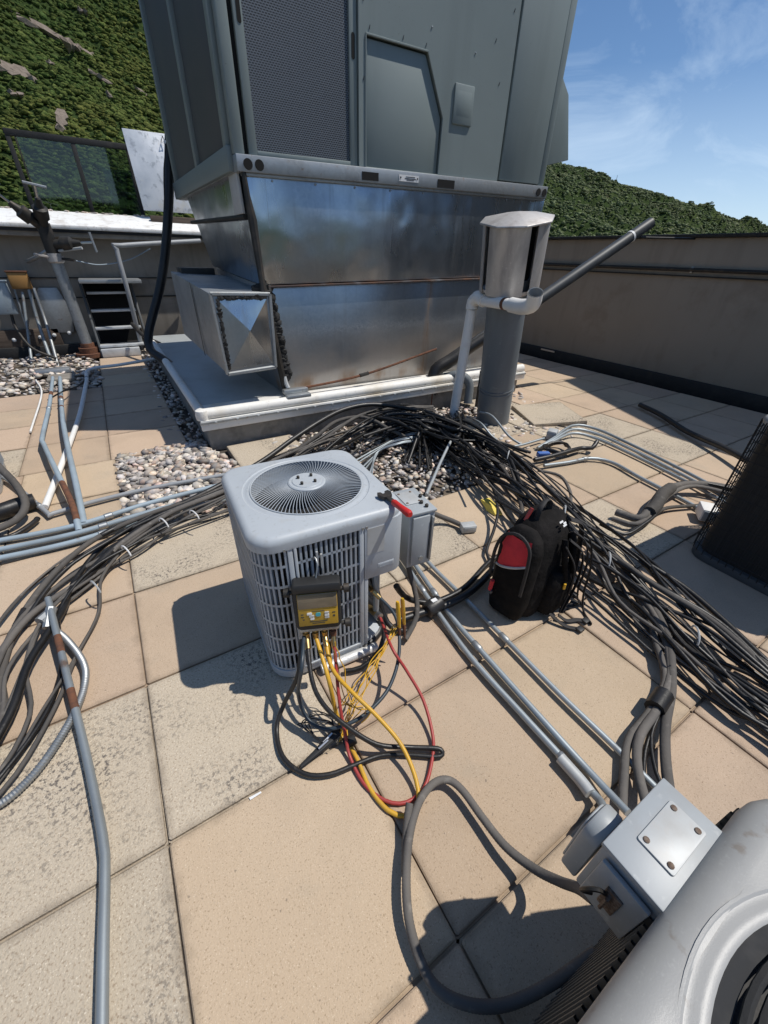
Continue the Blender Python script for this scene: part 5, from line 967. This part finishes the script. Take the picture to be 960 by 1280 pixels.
for k, dy in enumerate((0, 6, 12)):
    run('steel_conduit', px([(672 + k * 4, 560 - k * 2, .03), (690, 549 + dy * .3, .05), (716, 532 + dy * .8, .05), (745, 536 + dy, .03), (790, 556 + dy, .025), (860, 591 + dy, .025), (950, 640 + dy, .025)]), .014, 'conduit', ['uppermost of three parallel silver conduits curving to the right condenser', 'middle of three parallel silver conduits curving to the right condenser', 'lowest of three parallel silver conduits curving to the right condenser'][k], 'conduit', K3)
run('steel_conduit', px([(680, 582, .03), (710, 578, .025), (738, 573, .03), (765, 578, .025), (800, 597, .025), (850, 623, .025), (900, 650, .025)]), .015, 'conduit', 'lone silver conduit bending across the pavers to the small white box', 'conduit', None, (.3,))
cable('cut_insulation', px([(668, 575, .04), (690, 570, .05), (715, 563, .06), (728, 560, .05), (740, 560, .06), (746, 552, .10)]), .020, 'rubber', 'ragged black strip of pipe insulation lying along the lone silver conduit', 'insulation')
for k, (pts, r, m_) in enumerate((([(770, 640, .05), (800, 648, .06), (815, 630, .09), (830, 613, .10), (860, 605, .09), (900, 608, .08), (940, 620, .07)], .026, 'weathered'), ([(765, 648, .04), (795, 655, .05), (822, 636, .07), (838, 618, .09), (870, 608, .08), (940, 625, .06)], .016, 'weathered'), ([(790, 665, .03), (810, 652, .05), (830, 636, .04), (870, 632, .03), (930, 628, .03)], .013, 'weathered'),
                                  ([(750, 655, .04), (780, 668, .04), (805, 655, .06), (822, 640, .08), (836, 612, .11), (865, 602, .1), (940, 616, .09)], .011, 'rubber'))):
    cable('branch_line', px(pts), r, m_, ['thickest grey cable leaving the bundle for the right condenser', 'second grey cable leaving the bundle for the right condenser', 'lowest grey cable running to the right condenser', 'thin dark cable on top of the branch to the right condenser'][k], 'cable', 'cables to the right condenser')
single(MB().tube(spline(px([(812, 640, .08), (820, 632, .10), (828, 618, .12), (838, 610, .11)]), .01), .042, 10), 'tape_wrap', 'weathered', 'grey taped joint where cables branch to the right condenser', 'tape')
cable('black_wire', px([(690, 530, .01), (760, 547, .012), (815, 575, .012), (852, 593, .012)]), .006, 'rubber', 'thin dark wire lying on the pavers above the silver conduits', 'wire')
cable('black_pipe', px([(800, 506, .05), (825, 518, .05), (860, 540, .05), (905, 560, .08), (950, 585, .10)]), .028, 'rubber', 'black pipe lying in the parapet shade and running to the right condenser', 'pipe')
jb = thing('junction_box', 'small grey square junction box on the stones right of the vent stack', 'electrical box', G(690, 548, 0))
c = G(690, 543, .05); Mx = Matrix.Translation(c) @ Matrix.Rotation(.5, 4, 'Z'); MB().cbox((0, 0, 0), (.12, .09, .08), Mx).build('body', 'boxgrey', jb, .006); MB().cbox((0, 0, .042), (.11, .08, .006), Mx).build('lid', 'plate', jb, .002)
cl = thing('cable_coil', 'small coil of dark cable with blue tape on the stones', 'cable', G(685, 566, 0)); c = G(695, 562, .03)
MB().tube([c + Vector((.13 * math.cos(q) * (1 + .1 * math.sin(3 * q)), .10 * math.sin(q), .02 + .012 * math.sin(2.3 * q))) for q in np.linspace(0, 4 * PI, 60)], .013, 6).build('coil_loop', 'rubber', cl)
c = G(679, 568, .05); MB().cbox((0, 0, 0), (.11, .05, .045), Matrix.Translation(c) @ Matrix.Rotation(-.4, 4, 'Z')).build('tape', 'blue', cl, .008)
bx = thing('junction_box', 'small pale box on the pavers ending a short grey cable beside the condenser', 'electrical box', G(585, 660, 0))
Mx = Matrix.Translation(G(585, 659, .03)) @ Matrix.Rotation(-.35, 4, 'Z'); MB().cbox((0, 0, 0), (.095, .06, .05), Mx).build('body', 'plate', bx, .004); MB().cbox((0, -.032, .0), (.08, .006, .04), Mx).build('cover', 'boxgrey', bx, .002)
cable('box_cord', px([(538, 640, .12), (552, 646, .06), (565, 651, .035), (578, 657, .03)]), .017, 'weathered', 'short thick grey cable from the disconnect box to the small pale box', 'cable')
wb = thing('junction_box', 'small white triangular looking box at the foot of the right condenser', 'electrical box', G(880, 645, 0))
Mx = Matrix.Translation(G(884, 640, .06)) @ Matrix.Rotation(.6, 4, 'Z'); MB().cbox((0, 0, 0), (.14, .10, .09), Mx).build('body', 'pvc', wb, .01); MB().cbox((-.072, 0, 0), (.006, .08, .07), Mx).build('cover', 'boxgrey', wb, .002)
# cables at the right of the lone condenser
cable('black_whip', px([(508, 700, .30), (514, 722, .2), (520, 745, .12), (521, 770, .06), (512, 790, .03), (506, 800, .03)]), .013, 'weathered', 'grey cable hanging from the disconnect box of the lone condenser', 'cable')
cable('black_whip', px([(495, 732, .18), (505, 745, .1), (522, 752, .05), (545, 752, .04), (580, 735, .04), (612, 702, .04), (635, 690, .04)]), .015, 'rubber', 'black cable running from the condenser under the backpack', 'cable')
cable('black_whip', px([(500, 775, .05), (530, 765, .04), (556, 757, .04), (590, 738, .05), (620, 708, .05)]), .02, 'rubber', 'thick black line from the condenser valves towards the backpack', 'cable')
ff = thing('line_end_cap', 'round black pipe insulation end with a white mark beside the condenser', 'insulation', G(538, 765, 0)); c = G(533, 764, .05); d = (G(560, 745, .05) - c).normalized()
MB().tube([c, c + d * .01, c + d * .09, c + d * .1], [.032, .04, .04, .03], 14).build('sleeve', 'rubber', ff); MB().cbox(c + d * .05 + Vector((0, 0, .041)), (.03, .02, .004)).build('mark', 'white', ff)
cable('suction_line', [MA @ Vector(p) for p in ((.19, -.25, .15), (.20, -.30, .12), (.15, -.36, .06), (.05, -.38, .025), (-.02, -.36, .02))], .011, 'rubber', 'dark line dropping from the valves beside the pipe wrap', 'pipe')

# ------------------------------------------------------------ foreground hose
fh = thing('flexible_hose', 'ribbed grey flexible hose looping from the foreground box across the pavers', 'hose', tuple(G(600, 1100).xy) + (0,))
pts = spline(px([(742, 1124, .32), (722, 1110, .22), (700, 1102, .14), (668, 1086, .08), (632, 1058, .05), (603, 1022, .04), (578, 988, .04), (560, 975, .04), (541, 980, .045), (523, 1005, .05), (511, 1050, .05), (508, 1115, .05), (516, 1172, .04), (540, 1228, .03), (580, 1254, .03), (630, 1256, .03), (685, 1232, .05), (745, 1190, .12)]), .004)
MB().tube(pts, [.0122 + .0004 * (1 if i % 2 else -1) for i in range(len(pts))], 10).build('ribbed_sleeve', 'weathered', fh)
cable('hose_end', px([(512, 1004, .06), (508, 1040, .04), (507, 1090, .03)]), .012, 'weathered', 'second strand of grey hose beside the loop', 'hose')

# ------------------------------------------------------------ meter hung on the condenser with its hoses
mtr = thing('gauge_meter', 'black and yellow digital manifold meter hanging on the front grille of the condenser', 'meter', tuple(MA @ Vector((-.10, -HY - .05, .40))))
Mm = MA @ Matrix.Translation((-.105, -HY - .062, .452)) @ Matrix.Rotation(R(-19), 4, 'Z') @ Matrix.Rotation(R(-12), 4, 'X') @ Matrix.Diagonal((.88, .88, .88, 1))
def mbox(x0, x1, z0, z1, y0, y1): return MB().box((x0, y0, z0), (x1, y1, z1), Mm)
MB().prism([(x, z) for x, z, _ in rrect(.092, .105, .028, 6)], -.034, .03, 1, Mm).build('rubber_boot', 'meterblack', mtr, .008)
mbox(-.078, .078, -.082, .066, -.0375, -.03).build('face_plate', 'meteryellow', mtr, .004)
mbox(-.076, .076, .0, .066, -.0405, -.037).build('screen', 'screen', mtr, .002)
MB().prism([(x, z) for x, z, _ in rrect(.094, .02, .012, 4, 0, .094)], -.05, .02, 1, Mm).build('top_bumper', 'meterblack', mtr, .008)
for (x, z, w_, h_, m_) in ((-.034, -.024, .020, .010, 'white'), (-.026, -.036, .020, .010, 'greytape'), (-.024, -.048, .016, .008, 'white'), (.034, -.024, .018, .008, 'greytape'), (.034, -.035, .018, .008, 'white'), (.034, -.046, .018, .008, 'greytape'), (.0, -.03, .020, .016, 'cyan')):
    MB().prism([(x + a, z + b2) for a, b2, _ in rrect(w_ / 2, h_ / 2, h_ * .35, 3)], -.0405, -.0365, 1, Mm).build('button', m_, mtr)
for (x, z, w_, h_) in ((-.062, -.026, .010, .004), (-.062, -.038, .012, .004), (.062, -.026, .012, .004), (.062, -.042, .008, .008), (0, -.062, .07, .003), (0, -.07, .05, .003), (-.058, -.05, .008, .004), (.0, -.014, .05, .002)): mbox(x - w_ / 2, x + w_ / 2, z - h_ / 2, z + h_ / 2, -.0386, -.0372).build('face_print', 'ink', mtr)
mbox(-.08, .08, -.118, -.094, -.03, .02).build('manifold', 'galvdull', mtr, .006)
for sx_ in (-1, 1):
    for z in (-.105, .06):
        if sx_ > 0 or z > 0: MB().tube([Mm @ Vector((sx_ * .09, -.005, z)), Mm @ Vector((sx_ * .105, -.005, z)), Mm @ Vector((sx_ * .106, -.005, z)), Mm @ Vector((sx_ * .128, -.005, z))], [.008, .008, .016, .016], 10).build('valve_knob', 'iron', mtr)
for k, x in enumerate((-.055, -.018, .02, .055)):
    m_ = ('brass', 'brass', 'brass', 'rust')[k]; MB().tube([Mm @ Vector((x, -.005, -.116)), Mm @ Vector((x, -.005, -.135)), Mm @ Vector((x, -.005, -.136)), Mm @ Vector((x, -.005, -.165))], [.008, .008, .013, .011], 10).build('hose_fitting', m_, mtr)
hk = MB().tube(spline([Mm @ Vector(p) for p in ((0, 0, .11), (.01, .01, .17), (0, .03, .19), (-.01, .04, .17))], .01), .003, 6); hk.build('hanger_hook', 'galvdull', mtr)
F = [Mm @ Vector((x, -.005, -.16)) for x in (-.055, -.018, .02, .055)]
def hose(name, first, pts, r, m_, label, last=None):
    q = ([first] if first else []) + px(pts) + ([last] if last else []); t = thing(name, label, 'hose', tuple(q[len(q) // 2].xy) + (0,), 0, 'service hoses of the meter'); p = spline(q, .02); MB().tube(p, r, 10).build('hose_tube', m_, t, smooth=75)
    if first: MB().tube([p[0], p[0] + (p[2] - p[0]).normalized() * .04], r * 1.5, 10).build('ferrule', 'brass', t)
    return t
V1 = MA @ Vector((.17, -.25, .30)); V2 = MA @ Vector((.195, -.275, .15))
hose('service_hose', F[0], [(390, 850, .24), (404, 880, .18), (430, 905, .12), (470, 930, .06), (510, 934, .03), (540, 935, .025), (551, 937, .022), (553, 943, .014), (545, 946, .012), (515, 944, .012), (478, 944, .012), (446, 955, .016), (412, 968, .016), (380, 967, .016), (353, 945, .016), (346, 910, .02), (355, 880, .08), (372, 845, .2)], .0085, 'rubber', 'black hose looping on the pavers left of the meter leads', F[0] + Vector((-.02, .0, .0)))
hose('service_hose', V1, [(494, 770, .22), (499, 815, .15), (487, 858, .1), (462, 888, .08), (435, 905, .07), (405, 911, .06), (384, 898, .07), (373, 868, .15), (377, 835, .3)], .0072, 'hoseblue', 'dark blue hose hanging in a wide loop below the meter', F[0] + Vector((-.01, .0, .01)))
hose('service_hose', F[2], [(415, 835, .26), (440, 865, .18), (472, 896, .12), (502, 932, .07), (520, 975, .03), (522, 1005, .012), (508, 1020, .01), (485, 1013, .01), (462, 985, .01), (447, 950, .014), (434, 925, .02), (420, 890, .1), (411, 850, .25)], .0075, 'hoseyellow', 'yellow hose looping down onto the pavers below the meter', F[1])
hose('service_hose', F[3], [(424, 875, .16), (432, 920, .06), (437, 945, .02), (455, 980, .01), (482, 1001, .01), (508, 1003, .01), (530, 985, .01), (540, 950, .014), (541, 920, .02), (529, 875, .06), (508, 838, .12), (490, 810, .18)], .0062, 'hosered', 'red hose looping round the yellow one on the pavers', V2)
# thin yellow clip leads
rg = random.Random(11)
def wig(pts, j): return [p + Vector((rg.uniform(-j, j), rg.uniform(-j, j), rg.uniform(-j, j))) for p in pts]
for k in range(5):
    a = G(497 + rg.uniform(-4, 4), 782 + rg.uniform(-3, 3), .20); b2 = G(430 + rg.uniform(-8, 14), 895 + rg.uniform(-14, 10), .06); cpt = G(465 + rg.uniform(-8, 8), 840 + rg.uniform(-6, 6), .13)
    q = spline([a, a.lerp(cpt, .5), cpt, cpt.lerp(b2, .5), b2, G(428 + rg.uniform(-6, 6), 925 + rg.uniform(-5, 5), .03)], .025)
    cable('test_lead', wig(q, .006), .0022, 'yellow', 'thin crinkled yellow test lead hanging between the clips and the pavers', 'wire', 'yellow test leads', 5, .02)
for k in range(4):
    q = spline([G(404 + 5 * k, 800, .36), G(412 + 6 * k, 840, .22), G(425 + 5 * k, 880, .12), G(446 + 6 * k, 878 + 4 * k, .1), G(430 + 7 * k, 905, .05)], .025)
    cable('test_lead', wig(q, .005), .002, 'yellow' if k % 2 else 'brass', 'thin crinkled yellow test lead hanging below the meter', 'wire', 'yellow test leads', 5, .02)
for k, (qx, qy) in enumerate(((498, 752), (504, 748))):
    t = thing('alligator_clip', ['left yellow handled clip standing at the condenser valves', 'right yellow handled clip behind the other at the condenser valves'][k], 'clip', tuple(G(qx, qy + 30, .1)), 0, 'yellow clips')
    p0, p1 = G(qx - 1, qy, .34), G(qx + 1, qy + 32, .22); MB().tube([p0, p0.lerp(p1, .1), p0.lerp(p1, .55), p1], [.008, .011, .011, .008], 8, flat=.7).build('handle', 'yellow' if k == 0 else 'meteryellow', t)
    MB().tube([p1, p1 + (p1 - p0).normalized() * .07], [.009, .003], 6).build('jaw', 'rust', t)
# black clamps lying at the hose loops
for k, (a, b2) in enumerate((((428, 905), (383, 953)), ((424, 915), (376, 958)))):
    a, b2 = G(*a, .04), G(*b2, .02); t = thing('clamp_probe', ['black clamp probe lying among the hoses', 'second black clamp probe beside the first among the hoses'][k], 'clamp', tuple(a.lerp(b2, .5).xy) + (0,), 0, 'pipe clamps')
    MB().tube([a, a.lerp(b2, .35), a.lerp(b2, .7), b2], [.012, .014, .011, .007], 8, flat=.6).build('clamp_body', 'meterblack', t); MB().tube([a.lerp(b2, .3) + Vector((0, 0, .013)), a.lerp(b2, .55) + Vector((0, 0, .012))], .005, 6).build('spring', 'steel', t)
t = single(MB().tube([G(430, 930, .02), G(444, 922, .03)], .02, 10), 'clamp_ball', 'meterblack', 'round black probe knob beside the yellow hose', 'clamp')
for k in range(4): cable('probe_wire', wig(spline([G(395 + 6 * k, 925 + 4 * k, .03), G(385 - 4 * k, 905, .05), G(392, 888 + 5 * k, .06), G(412, 895 + 3 * k, .05), G(418, 915, .03)], .03), .004), .0022, 'rubber', 'thin black probe wire curling among the hoses', 'wire', 'probe wires', 5, .02)
single(MB().hull8([G(311, 997, .001), G(326, 989, .001), G(327, 991, .001), G(313, 1000, .001), G(311, 997, .006), G(326, 989, .006), G(327, 991, .006), G(313, 1000, .006)]), 'paint_chip', 'white', 'small white chip lying in the paver joint', 'scrap')

# ------------------------------------------------------------ backpack
BG = thing('backpack', 'black tool backpack with a red front pocket standing on the pavers by the cables', 'backpack', (1.46, .90, 0), R(8))
MBk = Matrix.Translation((1.46, .90, 0)) @ Matrix.Rotation(R(8), 4, 'Z') @ Matrix.Diagonal((.92, .98, 1.05, 1))
def sup(a, b2, n, k=28, cx=0, cy=0, z=0.):
    out = []
    for i in range(k):
        t = 2 * PI * i / k; c, s = math.cos(t), math.sin(t); w_ = 1 + .02 * math.sin(5 * t + z * 23) + .015 * math.sin(9 * t + z * 41)
        out.append((cx + a * w_ * math.copysign(abs(c) ** (2 / n), c), cy + b2 * w_ * math.copysign(abs(s) ** (2 / n), s), z))
    return out
prof = ((.15, .10, .004, 0), (.17, .118, .02, 0), (.175, .124, .10, 0), (.172, .124, .20, 0), (.168, .12, .30, .005), (.158, .11, .38, .01), (.145, .095, .43, .02), (.115, .07, .47, .03), (.06, .035, .485, .035))
MB().loops([sup(a, b2, 3.2, 32, .05 * (z / .48) ** 2 - .01, cy, z) for a, b2, z, cy in prof], True, True, MBk).build('main_body', 'cloth', BG)
# outer pocket on the side toward the condenser, hooded, with a red panel
poc = ((.09, .06, .02, 0), (.10, .07, .10, 0), (.10, .07, .25, 0), (.098, .07, .38, 0), (.082, .058, .44, 0), (.05, .035, .475, 0), (.02, .015, .485, 0))
MB().loops([sup(b2, a, 3, 24, -.165, .0, z) for a, b2, z, _ in poc], True, True, MBk).build('front_pocket', 'cloth', BG)
rp = MB(); n = 7
def pz(y, z): return -.165 - (.072 if z < .38 else .072 - (z - .38) * .22) - .008
grid = [(y, z) for z in (.31, .35, .39, .42, .455) for y in np.linspace(-.075, .075, n)]
rp.add([MBk @ Vector((pz(y, z) + .026 * abs(y / .08) ** 3 - .002 * math.sin(y * 160), y * .98 * (1 - max(0, z - .39) * 2.6), z + (y * -.45 if z < .36 else 0))) for y, z in grid], [(i * n + j, i * n + j + 1, (i + 1) * n + j + 1, (i + 1) * n + j) for i in range(4) for j in range(n - 1)]); rp.build('red_panel', 'redcloth', BG)
MB().tube(spline([MBk @ Vector((pz(y, z) + .03 * abs(y / .08) ** 3 - .004, y, z)) for y, z in ((-.08, .345), (-.03, .322), (.03, .295), (.08, .272))], .02), .006, 6).build('reflective_piping', 'greytape', BG)
MB().tube(spline([MBk @ Vector((pz(y, z) - .002, y, z)) for y, z in ((-.088, .20), (-.086, .36), (-.065, .44), (0, .47), (.065, .44), (.086, .36), (.088, .22))], .02), .008, 6).build('zip_track', 'strap', BG)
MB().tube([MBk @ Vector((-.243, .07, .13)), MBk @ Vector((-.245, .065, .19))], .010, 8).build('side_tab', 'redcloth', BG)
MB().tube([MBk @ Vector((-.246, .06, .115)), MBk @ Vector((-.25, .055, .135))], .007, 6).build('zip_pull', 'steel', BG)
sd_ = MB(); sd_.loops([sup(.10, .05, 2.6, 20, .03, -.13, z) if z < .24 else sup(.08, .035, 2.6, 20, .03, -.125, z) for z in (.03, .1, .2, .26)], True, True, MBk); sd_.build('side_pocket', 'cloth', BG, .006)
MB().tube(spline([MBk @ Vector(p) for p in ((-.05, .02, .475), (-.04, .02, .53), (.02, .03, .545), (.07, .03, .52), (.08, .03, .47))], .01), .014, 8, flat=.5).build('grab_handle', 'strap', BG)
MB().tube([MBk @ Vector((-.075, .06, .46)), MBk @ Vector((-.045, .055, .515))], .009, 6).build('red_trim', 'hosered', BG)
lg = MB(); 
for (x, y, w_) in ((.03, -.062, .03), (.045, -.072, .024), (.035, -.08, .03)): lg.add([MBk @ Vector((x - w_ / 2, y, .468 - (y + .06) * -.55 + .012)), MBk @ Vector((x + w_ / 2, y, .468 - (y + .06) * -.55 + .012)), MBk @ Vector((x + w_ / 2, y - .006, .462 - (y + .06) * -.55 + .012)), MBk @ Vector((x - w_ / 2, y - .006, .462 - (y + .06) * -.55 + .012))], [(0, 1, 2, 3)])
lg.build('printed_mark', 'white', BG, smooth=0)
for k, q in enumerate((((.12, -.06, .46), (.19, -.10, .42), (.205, -.12, .30), (.19, -.14, .18), (.15, -.15, .06), (.09, -.17, .03)), ((.10, .03, .47), (.20, .03, .43), (.235, .02, .30), (.22, -.02, .18), (.19, -.06, .05), (.16, -.11, .02)), ((.02, -.13, .42), (.07, -.185, .36), (.09, -.20, .24), (.08, -.20, .12), (.03, -.20, .03)))):
    MB().tube(spline([MBk @ Vector(p) for p in q], .012), .022 if k < 2 else .012, 8, flat=.35).build('shoulder_strap', 'strap', BG)
for k, q in enumerate((((.10, -.17, .03), (.12, -.20, .015), (.18, -.20, .012)), ((.0, -.2, .03), (.02, -.24, .012), (.07, -.27, .012), (.10, -.30, .012)), ((.17, -.13, .2), (.22, -.14, .1), (.215, -.15, .02), (.24, -.17, .012)), ((-.04, -.17, .04), (-.02, -.25, .012), (.02, -.31, .012)))):
    s_ = MB().tube(spline([MBk @ Vector(p) for p in q], .012), .011, 6, flat=.4).build('webbing_tail', 'strap', BG)
    MB().cbox(MBk @ Vector(q[-1]), (.035, .03, .016)).build('buckle', 'meterblack', s_, .004)
for q in (((.13, -.10, .44), (.20, -.16, .36), (.22, -.2, .22), (.2, -.22, .08), (.16, -.26, .012), (.10, -.33, .012)), ((.05, -.12, .45), (.10, -.17, .40), (.14, -.2, .28), (.12, -.21, .14), (.17, -.22, .04), (.22, -.24, .012)), ((-.02, -.14, .40), (.02, -.19, .30), (.03, -.2, .16), (.0, -.2, .05))):
    MB().tube(spline([MBk @ Vector(p) for p in q], .012), .010, 6, flat=.4).build('loose_strap', 'strap', BG)
MB().tube([MBk @ Vector((-.01, -.185, .19)), MBk @ Vector((-.012, -.185, .22))], .006, 6).build('orange_tag', 'yellow', BG)
for (x, y, z) in ((.06, -.14, .36), (.1, -.12, .33), (.0, -.135, .34)): MB().tube(spline([MBk @ Vector((x, y + .02, z + .08)), MBk @ Vector((x - .01, y - .01, z)), MBk @ Vector((x + .01, y - .035, z - .12))], .01), .016, 8, flat=.5).build('strap_pad', 'cloth', BG)
# yellow cloth
yc = MB(); q = [G(601, 624, .02), G(612, 622, .03), G(622, 631, .025), (G(628, 642, .02)), G(619, 643, .015), G(609, 637, .015)]; cc = G(614, 632, .05)
yc.add([cc] + q + [p - Vector((0, 0, .012)) for p in q], [(0, i + 1, (i + 1) % 6 + 1) for i in range(6)] + [(i + 1, i + 7, (i + 1) % 6 + 7, (i + 1) % 6 + 1) for i in range(6)] + [tuple(range(7, 13))]); single(yc, 'cloth', 'yellowcloth', 'crumpled yellow cloth lying behind the backpack', 'cloth')
bpy.context.view_layer.update()
